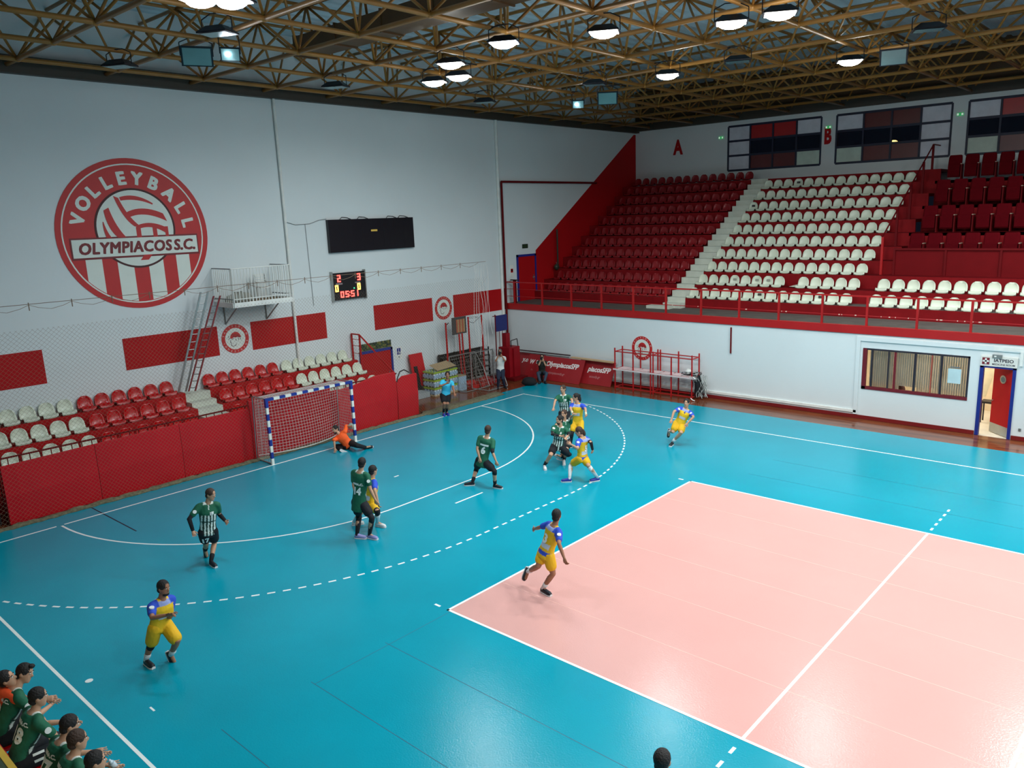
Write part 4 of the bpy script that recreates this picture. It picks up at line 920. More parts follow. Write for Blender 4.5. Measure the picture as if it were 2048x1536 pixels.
def hoopstand(y0, y1, label, wood):
    h = thing('practice_hoop', label, 'basketball hoop'); x = -3.2
    if wood:
        MB().box(x-.04, x, 9.14, 9.96, 2.33, 3.06).build('backboard_frame', mat('dark_board', (66, 62, 60), .6), h)
        for i in range(6): MB().box(x, x+.012, 9.36+.085*i, 9.43+.085*i, 2.4, 2.96, i % 2).build('backboard_slat', [mat('brick_red_slat', (176, 88, 60), .6), mat('tan_slat', (180, 140, 96), .6)], h)
    else:
        mb = MB()
        for i in range(14): t0, t1 = 2*PI*i/14, 2*PI*(i+1)/14; mb.tube((x+.23*math.cos(t0), 10.35+.23*math.sin(t0), 2.95), (x+.23*math.cos(t1), 10.35+.23*math.sin(t1), 2.95), .012, 6)
        mb.build('ring', STEEL, h); MB().path([(x, 10.1, 2.8), (x, 10.4, 2.7), (x, 10.85, 2.95)], .01, 5).build('cable', BLACK, h)
    for y in (y0, y1): MB().tube((x+.05, y, .1), (x, y, 2.35 if wood and y > 9 else 3.0), .045, 8, r2=.035).build('pole', RED_WALL, h)
    MB().box(x-.15, x+.75, y0-.1, y1+.15, 0, .16).build('base', RED, h); MB().ell((x+.45, (y0+y1)/2, .22), .2, .3, .14).build('counterweight', RED, h)
    return h
hoopstand(9.5, 9.68, 'practice basketball hoop with slatted wooden backboard on red poles', True)
hoopstand(10.08, 10.9, 'practice basketball ring on two tall red poles behind the folded goals', False)
rp_ = thing('red_pole_stand', 'single tall red pole stand rising behind the water bottle packs', 'pole', (-3.2, 8.78, 0)); MB().tube((0, 0, 0), (0, -.02, 2.9), .045, 8, r2=.035).build('pole', RED_WALL, rp_); MB().tube((0, 0, 2.8), (0, .15, 2.88), .02, 6).build('hook', BLACK, rp_); MB().box(-.25, .25, -.25, .25, 0, .06).build('base', RED_DARK, rp_)
# black storage racks
sr = thing('storage_rack', 'black steel storage rack with light shelf rails behind the folded goals', 'rack')
for y in (8.9, 9.8, 10.7, 11.6): MB().box(-3.95, -3.88, y, y+.05, 0, 1.45).box(-3.6, -3.53, y, y+.05, 0, 1.45).build('upright', BLACK, sr)
MB().box(-3.99, -3.95, 8.9, 11.65, .1, 1.42).build('back_sheet', BLACK, sr)
for z in (.3, .55, .8, 1.05, 1.3): MB().box(-3.95, -3.53, 8.9, 11.65, z, z+.03).build('shelf', BLACK, sr)
for z in (.45, .72, .98, 1.2):
    for y in (10.9, 9.2, 10.0): MB().box(-3.52, -3.5, y, y+.35, z, z+.025).build('shelf_rail', STEEL, sr)
# folded practice goals
def pgoal(x, y0, y1, h, label):
    g_ = thing('folded_goal', label, 'goal')
    MB().path([(x, y0, .05), (x, y0, h), (x, y1, h), (x, y1+.0, .05)], .025, 8).build('goal_frame', STEEL, g_)
    MB().path([(x, y0, .05), (x+.9, y0+.1, .03), (x+.9, y1-.1, .03), (x, y1, .05)], .022, 8).build('ground_frame', STEEL, g_); MB().path([(x, y1, h), (x+.55, y1-.05, .8), (x+.9, y1-.1, .05)], .02, 6).build('side_brace', STEEL, g_)
    mb = MB(); k = int((y1-y0)/.12)
    for i in range(k+1):
        y = y0+(y1-y0)*i/k; mb.path([(x, y, h), (x+.25+.06*math.sin(i*2), y+.03*math.sin(i), h*.5), (x+.6+.08*math.sin(i*3), y, .12)], .006, 3)
    for j in range(1, 11):
        z = h-h*j/11; xo = x+.25*(j/5.5) if j < 6 else x+.25+.35*(j-5.5)/5.5; mb.path([(xo+.04*math.sin(i*1.7+j), y0+(y1-y0)*i/8, z+.02*math.sin(i*2+j)) for i in range(9)], .006, 3)
    mb.build('goal_net', mat('old_net_cord', (150, 148, 142), .9), g_)['kind'] = 'stuff'
pgoal(-3.1, 8.75, 10.3, 1.45, 'silver practice goal frame with net stored beneath the hoops'); pgoal(-2.45, 9.4, 10.75, 1.55, 'silver practice goal frame with white net nearer the court corner')
# bottle packs
FILM = [mat('film_blue_white', (150, 176, 196), .3), mat('film_lime', (150, 176, 48), .35), mat('bottle_white', (214, 222, 226), .25), mat('cap_blue', (40, 90, 170), .4)]
def pack_mesh():
    out = []
    bt = MB()
    for i in range(3):
        for j in range(2):
            x, y = -.09+.18*j, -.14+.14*i
            bt.tube((x, y, 0), (x, y, .22), .06, 8, mi=2).tube((x, y, .22), (x, y, .3), .06, 8, r2=.02, mi=2).tube((x, y, .3), (x, y, .325), .018, 6, mi=3)
    out.append(('bottles', bt.mesh('bottles', FILM)))
    out.append(('label_film', MB().box(-.165, .165, -.215, .215, .05, .17, 0).mesh('label_film', FILM)))
    out.append(('lime_band', MB().box(-.167, .167, -.217, .217, .235, .3, 1).mesh('lime_band', FILM)))
    return out
pm = pack_mesh()
for lay_ in range(3):
    for i in range(3):
        for d in range(2):
            t = thing('water_bottle_pack', 'shrink wrapped water bottle pack, %s layer, %s from the pads, %s stack' % (['bottom', 'middle', 'top'][lay_], ORD[i], ['court side', 'wall side'][d]), 'bottle pack', (-2.9-.37*d, 7.75+.45*i, .05+.335*lay_), 0, 'water bottle packs by the hoops')
            for nm_, me in pm: obj(nm_, me, t)
pal = MB().box(-3.45, -2.7, 7.5, 8.9, 0, .05).build('pallet', CARD); tag(pal, 'low board under the stacked water bottle packs', 'pallet')
crd = MB().obox((-2.75, 7.75, 1.06), (0, 1.05, .05), (-.5, 0, .18), (0, 0, .01)).build('cardboard_sheet', CARD); tag(crd, 'brown cardboard sheet lying on the bottle packs', 'cardboard')
for i, (y, lb) in enumerate(((9.05, 'brown cardboard box of bottles beside the red hoop base'),)): 
    t = thing('cardboard_box', lb, 'box', (-2.85, y, 0)); MB().box(-.2, .2, -.22, .22, 0, .62).build('carton', FILM[0], t); MB().box(-.21, .21, -.23, .23, .62, .64).build('lid', CARD, t)
rm = thing('red_tumbling_mat', 'red padded mat with black edge leaning behind the bottle packs', 'mat'); MB().obox((-3.6, 7.25, .35), (0, .7, 0), (-.3, 0, 1.35), (-.06, 0, 0)).build('mat_cover', PAD, rm); MB().obox((-3.52, 7.35, .0), (0, .18, 0), (-.28, .0, 1.2), (.05, 0, 0)).build('black_edge', BLACK, rm)
stp = MB().box(-4.0, -2.95, 6.7, 7.45, 0, .22).build('concrete_step', mat('grey_step', (150, 158, 160), .8)); tag(stp, 'low grey concrete step beside the end of the red pads', 'step')

# ================================================================== NEAR SIDE
pb = thing('bench_barrier', 'cream board with yellow top bar behind the team bench', 'barrier')
MB().box(-2, 18, -11.56, -11.5, 0, .95).build('board_panel', CREAM, pb); MB().box(-2, 18, -11.565, -11.495, .95, .99).build('top_bar', YELLOW, pb)
struct(MB().box(2, 34, YN, -14.6, 0, 5.4).build('floor_stand', DECK))

# ================================================================== PEOPLE
KIT = attr_mat('kit_fabric'); SKIN = mat('skin', (196, 148, 118), .55, var=.05, scale=6); SKIN2 = mat('skin_tanned', (160, 108, 80), .55, var=.05, scale=6)
HAIR = mat('dark_hair', (26, 20, 18), .7, bump=.8, bscale=50); HAIRB = mat('brown_hair', (64, 44, 32), .7, bump=.8, bscale=50)
EYEW = mat('eye_white', (220, 216, 210), .3); EYEB = mat('eye_dark', (30, 20, 16), .3)
SOCKW = mat('white_sock', (224, 224, 224), .8); SOCKB = mat('black_sock', (18, 18, 24), .85); SHOEW = mat('white_shoe', (226, 222, 220), .5); SHOEB = mat('black_shoe', (22, 24, 32), .5); SHOEU = mat('blue_shoe', (40, 50, 150), .5)
LETW = mat('print_white', (234, 238, 234), .6); LIPS = mat('lips', (150, 92, 82), .5); TAPE = mat('wrist_tape', (216, 206, 170), .8)
def remeshed(mb, vox, smooth=2, factor=.5):
    me = mb.mesh('tmp', SKIN); o = bpy.data.objects.new('tmp', me); COL.objects.link(o)
    r = o.modifiers.new('r', 'REMESH'); r.mode = 'VOXEL'; r.voxel_size = vox; r.use_smooth_shade = True
    if smooth: s_ = o.modifiers.new('s', 'SMOOTH'); s_.iterations = smooth; s_.factor = factor
    dg = bpy.context.evaluated_depsgraph_get(); ev = o.evaluated_get(dg); out = bpy.data.meshes.new_from_object(ev)
    bpy.data.objects.remove(o); bpy.data.meshes.remove(me)
    out.materials.clear(); return out
def oval(c, a, b, ra, rb, n=12): return [c+a*(ra*math.cos(2*PI*i/n))+b*(rb*math.sin(2*PI*i/n)) for i in range(n)]
def limb(mb, pts, rad, n=10):   # tapered round limb with ball joints
    pts = [Vector(p) for p in pts]; rings = []
    for i, p in enumerate(pts):
        d = (pts[min(i+1, len(pts)-1)]-pts[max(i-1, 0)]).normalized(); a = d.orthogonal().normalized() if i == 0 else (rings_a-d*rings_a.dot(d)).normalized()
        rings_a = a; b = d.cross(a); rings.append(oval(p, a, b, rad[i], rad[i], n))
    mb.loft(rings); mb.ell(pts[0], rad[0], rad[0], rad[0], nu=10, nv=8); mb.ell(pts[-1], rad[-1], rad[-1], rad[-1], nu=10, nv=8)
def on_ray(px, L, p, near=True, lim=None):
    d = ray(*px); d.normalize(); m = CP-p; b = m.dot(d); c = m.dot(m)-L*L; q = b*b-c
    if q <= 0: x = CP+d*(-b); return p+(x-p).normalized()*L
    t = -b-math.sqrt(q) if near else -b+math.sqrt(q); return CP+d*t
def joint(px, h, a, L1, L2, near=True):
    d = ray(*px); d.normalize(); t0 = (((h+a)/2)-CP).dot(d); best = None
    for i in range(-60, 61):
        x = CP+d*(t0+i*.01); e = ((x-h).length-L1)**2+((x-a).length-L2)**2+(.0004*(i if near else -i)*.2)
        if best is None or e < best[0]: best = (e, x)
    return best[1]
def hand(mb, wr, el, palm_n, curl=.5, spread=1.0, s=1.0):
    d = (wr-el).normalized(); n = (palm_n-d*palm_n.dot(d)).normalized(); w = d.cross(n)
    pc = [wr-d*.02, wr+d*.03*s, wr+d*.07*s, wr+d*.095*s]; ww = [.026, .036, .042, .04]; tt = [.022, .019, .016, .013]
    mb.loft([oval(p, w, n, a*s, b*s, 10) for p, a, b in zip(pc, ww, tt)])
    for k, (off, L, r) in enumerate(((-.03, .062, .0095), (-.010, .075, .01), (.011, .07, .0095), (.03, .054, .0085))):
        p = wr+d*.088*s+w*off*s; ang = curl*.5; pts = [p-d*.01]; q = p; dd = d
        for j in range(3):
            dd = (Matrix.Rotation(ang, 3, w) @ dd); q = q+dd*(L/3)*s+w*off*.12*spread; pts.append(q.copy()); ang = curl
        for j in range(3): mb.tube(pts[j], pts[j+1], r*s*(1-.08*j), 6, r2=r*s*(1-.08*(j+1)))
        mb.ell(pts[-1], r*s*.76, r*s*.76, r*s*.76, nu=6, nv=4)
    p = wr+d*.025*s-w*.03*s; dd = (d-w*.9+n*.35).normalized(); q = p+dd*.04*s; mb.tube(p, q, .014*s, 6, r2=.011*s); q2 = q+(dd+d*.8+n*.2).normalized()*.032*s; mb.tube(q, q2, .011*s, 6, r2=.009*s); mb.ell(q2, .009*s, .009*s, .009*s, nu=6, nv=4)
def G_(c): return srgb(c)
def kit_green(u, v, w, L, arm):
    g = G_((18, 96, 68)); wh = G_((226, 236, 228))
    if arm is not None: return wh if .47 < arm < .55 and w > -9 and abs(u) > 99 else g
    if v > L*.95 and abs(u) < .1: return wh
    if w > .0 and v < L*.62 and abs(u) < .17:
        return wh if int((u+1.0)/.033) % 2 == 0 and (v < L*.36 or v > L*.40) else G_((10, 50, 38))
    if w > .03 and abs(u) < .008 and v > L*.8: return wh
    return g
def kit_yellow(u, v, w, L, arm):
    y = G_((232, 186, 20)); b = G_((40, 78, 196)); wh = G_((196, 206, 220))
    if arm is not None: return b if arm > .02 else y
    if v > L*.97 and abs(u) < .1: return y
    if v < L*.1 and v > -.02: return b if w < 0 else y
    if v > L*.82: return tuple(.5*(p+q) for p, q in zip(b, wh)) if abs(u) < .1 else b
    if w < 0 and L*.2 < v < L*.36 and abs(u) < .13: return wh
    if w > 0 and L*.35 < v < L*.5 and abs(u) < .1: return wh
    return y
def plain(rgb, collar=None):
    c = G_(rgb)
    def f(u, v, w, L, arm): return G_(collar) if collar and arm is None and v > L*.93 and abs(u) < .1 else c
    return f
def build_person(label, k):
    """k: base ground point, joint picture positions or world points, facing, clothing"""
    H = k.get('H', 1.9); s = H/1.9
    fw_h = Vector((FW.x, FW.y, 0)).normalized(); n = -fw_h
    B = Vector((*k['base'], 0))
    def P(px, off=0.0):
        if len(px) == 3: return Vector(px)
        d = ray(*px); t = (B+n*off-CP).dot(n)/d.dot(n); return CP+d*t
    phi = math.radians(311.4+k['phi']); F = Vector((math.cos(phi), math.sin(phi), 0)); Rr = Vector((math.sin(phi), -math.cos(phi), 0))  # Rr = person's own right
    hipc = P(k['hip'], k.get('hoff', 0)); neck = P(k['neck'], k.get('noff', k.get('hoff', 0))); headc = P(k['head'], k.get('eoff', k.get('noff', k.get('hoff', 0))))
    if (headc-neck).length > .185*s: neck = headc+(neck-headc).normalized()*.185*s
    up = (neck-hipc).normalized(); L = (neck-hipc).length; Rr = (Rr-up*Rr.dot(up)).normalized(); Ff = up.cross(Rr)
    if Ff.dot(F) < 0: Ff = -Ff
    tw = math.radians(k.get('twist', 0)); Rh = (Matrix.Rotation(tw, 3, up) @ Rr)
    sw = .185*s*k.get('broad', 1)
    sh = {'R': neck+Rr*sw-up*.085*s, 'L': neck-Rr*sw-up*.085*s}
    hp = {'R': hipc+Rh*.095*s-up*.02, 'L': hipc-Rh*.095*s-up*.02}
    LA, LF, LT, LS = .31*s, .27*s, .455*s, .445*s
    el, wr, kn, an, toe = {}, {}, {}, {}, {}
    for q in 'RL':
        a = k['arm'+q]; near = a[2] if len(a) > 2 else 'nn'
        el[q] = Vector(a[0]) if len(a[0]) == 3 else on_ray(a[0], LA, sh[q], near[0] == 'n'); wr[q] = Vector(a[1]) if len(a[1]) == 3 else on_ray(a[1], LF, el[q], near[1] == 'n')
        g = k['leg'+q]; near = g[3] if len(g) > 3 else 'n'
        if len(g[1]) == 3: an[q] = Vector(g[1])
        elif 'air' in g[4:]: an[q] = P(g[1], g[5] if len(g) > 5 else 0)
        else: an[q] = at(*g[1], 'z', .1)
        kn[q] = Vector(g[0]) if len(g[0]) == 3 else joint(g[0], hp[q], an[q], LT, LS, near == 'n')
        if len(g[2]) == 3: toe[q] = Vector(g[2])
        else:
            if 'air' in g[4:]: toe[q] = P(g[2], g[5] if len(g) > 5 else 0)
            else: toe[q] = at(*g[2], 'z', .03)
            d = toe[q]-an[q]; d.z = min(d.z, -.03) if 'air' not in g[4:] else d.z; toe[q] = an[q]+d.normalized()*.19*s
    root = thing('person', label, 'person', (B.x, B.y, 0)); root_inv = Matrix.Translation((-B.x, -B.y, 0))
    if k.get('group'): root['group'] = k['group']
    def ob(name, me, **kw):
        me.transform(root_inv); return obj(name, me, root, **kw)
    # ---- body
    mb = MB(); hd = k.get('hphi', k['phi']); hphi = math.radians(311.4+hd); HF = Vector((math.cos(hphi), math.sin(hphi), -k.get('nod', .15))).normalized()
    HU = (headc-neck).normalized(); HU = (HU+Vector((0, 0, .8))).normalized(); HF = (HF-HU*HF.dot(HU)).normalized(); HR = HF.cross(HU)
    rot = Matrix((HR, HF, HU)).transposed(); hs = 1.06*s
    mb.loft([oval(headc+HF*o_*hs+HU*z*hs, HR, HF, a*hs, b*hs, 14) for z, a, b, o_ in ((-.118, .03, .028, .055), (-.105, .045, .05, .035), (-.07, .06, .075, .018), (-.03, .07, .088, .006), (.02, .077, .096, -.004), (.06, .077, .096, -.008), (.09, .066, .083, -.01), (.112, .045, .058, -.01), (.124, .018, .024, -.01))])
    mb.loft([oval(headc+HF*y*hs+HU*z*hs, HR, HU, a*hs, b*hs, 6) for y, z, a, b in ((.08, .02, .006, .02), (.1, -.0, .011, .02), (.118, -.018, .015, .013), (.1, -.028, .014, .006))])
    for q_ in (-1, 1): mb.ell(headc+HR*.078*q_*hs-HF*.005+HU*-.0, .012*hs, .022*hs, .034*hs, rot, nu=8, nv=6)
    limb(mb, [neck-up*.06, neck+(headc-neck)*.35, headc-HU*.06-HF*.015], [.07*s, .058*s, .056*s])
    st = [(-.09, .13, .10), (-.03, .165, .115), (.05, .155, .11), (.16, .138, .10), (.28, .155, .112), (.38, .17, .118), (.46, .17, .105), (.52, .12, .08), (.56, .06, .06)]
    sc_ = L/.56
    def torso(m, add=0.0, z0=-1, z1=9):
        m.loft([oval(hipc+up*z*sc_+Ff*(.01 if .2 < z < .45 else -.01), Rr if z > .1 else Rh, Ff, a*s+add, b*s+add, 16) for z, a, b in st if z0 <= z <= z1])
    torso(mb)
    for q in 'RL':
        limb(mb, [sh[q], sh[q].lerp(el[q], .5), el[q], el[q].lerp(wr[q], .3), wr[q]], [.058*s, .05*s, .04*s, .041*s, .027*s])
        limb(mb, [hp[q], hp[q].lerp(kn[q], .5), kn[q], kn[q].lerp(an[q], .3)-(Ff*.01), an[q]], [.098*s, .082*s, .058*s, .06*s, .037*s])
        limb(mb, [an[q], an[q].lerp(toe[q], .8)], [.036*s, .03*s])
    body = remeshed(mb, .0125*s, 2)
    hm = MB()
    for q in 'RL': hand(hm, wr[q], el[q], Ff if not k.get('palm') else (sh['L' if q == 'R' else 'R']-sh[q]), k.get('curl', .55), s=s)
    bm = bmesh.new(); bm.from_mesh(body); tmp = hm.mesh('h', SKIN, True); bm.from_mesh(tmp); bm.to_mesh(body); bm.free(); bpy.data.meshes.remove(tmp)
    body.polygons.foreach_set('use_smooth', [True]*len(body.polygons)); body.materials.append(k.get('skin', SKIN)); ob('body', body)
    # ---- face and hair
    fm = MB()
    for q_ in (-1, 1):
        e = headc+HR*.031*q_*hs+HF*.082*hs+HU*.018*hs; MB_ = MB().ell(e, .013*hs, .012*hs, .009*hs, rot, nu=8, nv=6); MB_.ell(e+HF*.007*hs, .006*hs, .007*hs, .006*hs, rot, nu=8, nv=6, mi=1); ob('eye', MB_.mesh('eye', [EYEW, EYEB], True))
        fm.ell(e+HU*.021*hs+HF*.004*hs, .02*hs, .008*hs, .004*hs, rot, nu=8, nv=4)
    ob('eyebrows', fm.mesh('eyebrows', k.get('hair', HAIR), True))
    ob('mouth', MB().ell(headc+HF*.083*hs-HU*.058*hs, .022*hs, .01*hs, .007*hs, rot, nu=8, nv=4).mesh('mouth', LIPS, True))
    hb_ = MB().ell(headc-HF*.014*hs+HU*.036*hs, .087*hs, .1*hs, .1*hs, rot, nu=18, nv=12)
    hb_.ell(headc-HF*.045*hs-HU*.035*hs, .07*hs, .06*hs, .06*hs, rot, nu=14, nv=8)
    if k.get('quiff'): hb_.ell(headc+HF*.065*hs+HU*.105*hs, .045*hs, .04*hs, .03*hs, rot)
    if k.get('bun'): hb_.ell(headc-HF*.115*hs+HU*.04*hs, .04*hs, .04*hs, .04*hs, rot)
    if k.get('tail'): hb_.ell(headc-HF*.11*hs-HU*.06*hs, .035*hs, .045*hs, .1*hs, rot); 
    ob('hair', hb_.mesh('hair', k.get('hair', HAIR), True))
    if k.get('beard'): ob('beard', MB().ell(headc+HF*.045*hs-HU*.082*hs, .056*hs, .05*hs, .042*hs, rot, nu=14, nv=8).mesh('beard', k.get('hair', HAIR), True))
    # ---- clothing
    kit = k['kit']; slv = k.get('sleeve', .62)
    sm = MB(); torso(sm, .022*s, z0=-.09, z1=.53); hz = k.get('hem', -.09)
    sm.loft([oval(hipc+up*z*sc_-Ff*.01, Rh, Ff, a*s, b*s, 16) for z, a, b in ((hz, .192, .15), (hz+.06, .19, .148), (0, .18, .135), (.08, .17, .128))])
    for q in 'RL':
        limb(sm, [neck-up*.045*s, sh[q].lerp(neck, .12)], [.062*s, .072*s])
        e_ = sh[q].lerp(el[q], min(1, slv)); limb(sm, [sh[q]-up*.01, e_], [.078*s, .068*s])
        if slv > 1: limb(sm, [el[q], el[q].lerp(wr[q], slv-1)], [.06*s, .042*s])
    shirt = remeshed(sm, .016*s, 3)
    nV = len(shirt.vertices); co = np.empty(nV*3); shirt.vertices.foreach_get('co', co); co = co.reshape(-1, 3); col = np.ones((nV, 4), 'f')
    hc = np.array(hipc); U_, R_, F_ = np.array(up), np.array(Rr), np.array(Ff)
    for i in range(nV):
        d = co[i]-hc; v = float(d@U_); u = float(d@R_); w = float(d@F_); arm = None
        if abs(u) > .155*s or v < 0:
            for q in 'RL':
                a0, a1 = np.array(sh[q]), np.array(el[q]); ax = a1-a0; t = float((co[i]-a0)@ax/(ax@ax))
                if -.15 < t < 1.4 and np.linalg.norm(co[i]-a0-ax*t) < .1*s and (abs(u) > .15*s or t > .4): arm = max(t, .021)
        col[i, :3] = kit(u, v, w, L, arm)
    ca = shirt.color_attributes.new('kit', 'FLOAT_COLOR', 'POINT'); ca.data.foreach_set('color', col.ravel()); shirt.materials.append(KIT)
    bvh = BVHTree.FromPolygons([v.co.copy() for v in shirt.vertices], [tuple(p.vertices) for p in shirt.polygons])
    def printed(txt, size, v, front, name, m=LETW, off=.01, uoff=0, sx=1.0):
        tv, tf = text_verts(txt, size, off=off, sx=sx); dn = Ff if front else -Ff; rr = Rr if not front else -Rr; o_ = hipc+up*v+rr*uoff; vs = []
        rr2 = -Rr if front else Rr
        for a, b in tv:
            p = o_+rr2*a*1.0+up*b+dn*.5; h_ = bvh.ray_cast(p, -dn); vs.append((h_[0]+dn*.013) if h_[0] else (p-dn*.37))
        ob(name, MB().add(vs, tf).mesh(name, m))
    def patch(cu, cv, w_, h_, front, name, m=LETW, offn=.007):
        dn = Ff if front else -Ff; rr = -Rr if front else Rr; vs = []; nn_ = 6
        for j in range(2):
            for i in range(nn_+1):
                p = hipc+up*(cv+(j-.5)*h_)+rr*(cu+(i/nn_-.5)*w_)+dn*.5; q_ = bvh.ray_cast(p, -dn); vs.append((q_[0]+dn*offn) if q_[0] else p-dn*.37)
        ob(name, MB().add(vs, [(i, i+1, nn_+2+i, nn_+1+i) for i in range(nn_)]).mesh(name, m))
    for pr in k.get('prints', []): printed(*pr[:4], name='shirt_number' if pr[0].isdigit() else 'shirt_text', **(pr[4] if len(pr) > 4 else {}))
    for pr in k.get('patches', []): patch(*pr, name='shirt_patch')
    ob('shirt', shirt)
    if k.get('badge'):   # round white sleeve badge
        for q in k['badge']:
            c_ = sh[q].lerp(el[q], .42); dn = (CP-c_).normalized(); ax = (el[q]-sh[q]).normalized(); dn = (dn-ax*dn.dot(ax)).normalized()
            MBb = MB().tube(c_+dn*.06*s, c_+dn*.082*s, .04*s, 12); ob('sleeve_badge', MBb.mesh('sleeve_badge', LETW))
    pm_ = MB(); sl = k.get('short', .62)
    pm_.loft([oval(hipc+up*z*sc_, Rh, Ff, a*s, b*s, 16) for z, a, b in ((-.1, .15, .125), (-.03, .175, .13), (.05, .16, .118), (.07, .15, .11))])
    for q in 'RL':
        if sl <= 1: limb(pm_, [hp[q], hp[q].lerp(kn[q], sl)], [.118*s, .112*s], 12)
        else: limb(pm_, [hp[q], kn[q]], [.115*s, .082*s], 12); limb(pm_, [kn[q], kn[q].lerp(an[q], .96)], [.08*s, .062*s], 12)
    pants = remeshed(pm_, .016*s, 2); pants.materials.append(k['pants']); ob('shorts' if sl <= 1 else 'trousers', pants)
    if k.get('leg_number'):
        q, tx = k['leg_number']; c_ = hp[q].lerp(kn[q], .45); ax = (hp[q]-kn[q]).normalized(); dn = (CP-c_); dn = (dn-ax*dn.dot(ax)).normalized(); rr = ax.cross(dn); tv, tf = text_verts(tx, .17, off=.008)
        bv = BVHTree.FromPolygons([v.co+Vector((B.x, B.y, 0)) for v in pants.vertices], [tuple(p.vertices) for p in pants.polygons]); vs = []
        for a, b in tv:
            p = c_+rr*a+ax*b+dn*.4; h_ = bv.ray_cast(p, -dn); vs.append(h_[0]+dn*.006 if h_[0] else p-dn*.28)
        ob('shorts_number', MB().add(vs, tf).mesh('n', LETW))
    for q in 'RL':
        so_ = k.get('sock', {}).get(q, k.get('sock', {}).get('*'))
        if so_ and sl <= 1:
            m_, f0 = so_; a = kn[q].lerp(an[q], f0); t_ = MB(); rr_ = .06 if f0 < .4 else .05
            limb(t_, [a, kn[q].lerp(an[q], max(f0+.1, .45)), an[q]], [rr_*s+.006, rr_*s, .042*s], 12); ob('sock', t_.mesh('sock', m_, True))
        kp = k.get('knee', {}).get(q)
        if kp and sl <= 1: t_ = MB(); limb(t_, [hp[q].lerp(kn[q], .82), kn[q], kn[q].lerp(an[q], .2)], [.07*s, .07*s, .066*s], 12); ob('knee_pad', t_.mesh('knee_pad', SOCKB, True))
        # shoe
        d = toe[q]-an[q]; d = d.normalized(); upv = (an[q]-kn[q]); upv = -(upv-d*upv.dot(d)).normalized() if (upv-d*upv.dot(d)).length > .01 else Vector((0, 0, 1))
        if 'air' not in k['leg'+q][4:] and len(k['leg'+q][1]) != 3 or k.get('flat'): upv = Vector((0, 0, 1)); d = Vector((d.x, d.y, 0)).normalized()
        sd = d.cross(upv); hb2 = an[q]-upv*.055*s-d*.055*s; S1 = MB(); S2 = MB()
        prof = [(0, .028, .05), (.03, .036, .085), (.08, .04, .085), (.13, .042, .062), (.19, .048, .05), (.25, .046, .04), (.285, .03, .025)]
        def shoe_ring(x, w_, h0, h1): c_ = hb2+d*x*s; return [c_+sd*(w_*a*s)+upv*((h0+(h1-h0)*b)*s) for a, b in ((-1, 0), (1, 0), (1, .45), (.7, .85), (.25, 1), (-.25, 1), (-.7, .85), (-1, .45))]
        S1.loft([shoe_ring(x, w_, -.02, h_) for x, w_, h_ in prof]); S2.loft([shoe_ring(x, w_+.004, -.042, .0) for x, w_, h_ in [(-.006, .026, 0)]+prof[1:6]+[(.292, .028, 0)]])
        so = ob('shoe', S1.mesh('shoe', k['shoe'], True)); m2 = S2.mesh('sole', k.get('sole', SHOEW)); m2.transform(root_inv); obj('sole', m2, so)
        slv_ = k.get('undersleeve', {}).get(q)
        if slv_: t_ = MB(); a0 = sh[q].lerp(el[q], slv_[0]) if slv_[0] < 1 else el[q].lerp(wr[q], slv_[0]-1); a1 = el[q].lerp(wr[q], slv_[1]-1); limb(t_, ([a0, el[q], a1] if slv_[0] < 1 else [a0, a1]), ([.056*s, .05*s, .036*s] if slv_[0] < 1 else [.045*s, .036*s])); ob('arm_sleeve', t_.mesh('arm_sleeve', SOCKB, True))
        if q in k.get('tape', ''): t_ = MB(); limb(t_, [el[q].lerp(wr[q], .72), wr[q]], [.036*s, .034*s]); ob('wrist_tape', t_.mesh('wrist_tape', TAPE, True))
    if k.get('camera'):
        c_ = headc+HF*.17-HU*.02; cm = MB(); cm.obox(c_-HR*.07-HU*.05, HR*.14, HF*.07, HU*.1); cm.tube(c_+HF*.06, c_+HF*.22, .038, 12, r2=.045); cm.tube(c_+HF*.22, c_+HF*.225, .04, 12)
        cm.obox(c_-HR*.03+HU*.05, HR*.06, HF*.05, HU*.025)
        o_ = cm.build('camera', BLACK); tag(o_, k['camera'], 'camera')
    if PRINT: print(label[:30], 'torso %.2f head %.2f thigh %s shin %s arm %s' % (L, (headc-neck).length, ['%.2f' % (kn[q]-hp[q]).length for q in 'RL'], ['%.2f' % (an[q]-kn[q]).length for q in 'RL'], ['%.2f' % (el[q]-sh[q]).length for q in 'RL']), 'z hip %.2f' % hipc.z, 'ank', [tuple(round(c, 2) for c in an[q]) for q in 'RL'])
    return root
PRINT = False
GP = mat('black_shorts', (14, 16, 24), .8, bump=.4, bscale=14); YP = mat('yellow_shorts', (234, 180, 16), .75, bump=.4, bscale=14)
def gk(**k): return dict(dict(kit=kit_green, pants=GP, shoe=SHOEB, sock={'*': (SOCKB, .7)}), **k)
def yk(**k): return dict(dict(kit=kit_yellow, pants=YP, shoe=SHOEB, sock={'*': (SOCKW, .72)}), **k)
def gpt(px): return tuple(at(*px, 'z', 0))[:2]
BACKN = lambda n_, **q: [('A.C.', .075, .47, False, dict(off=.004, uoff=.08)), (n_, .26, .30, False, dict(off=.014, sx=.85, **q))]
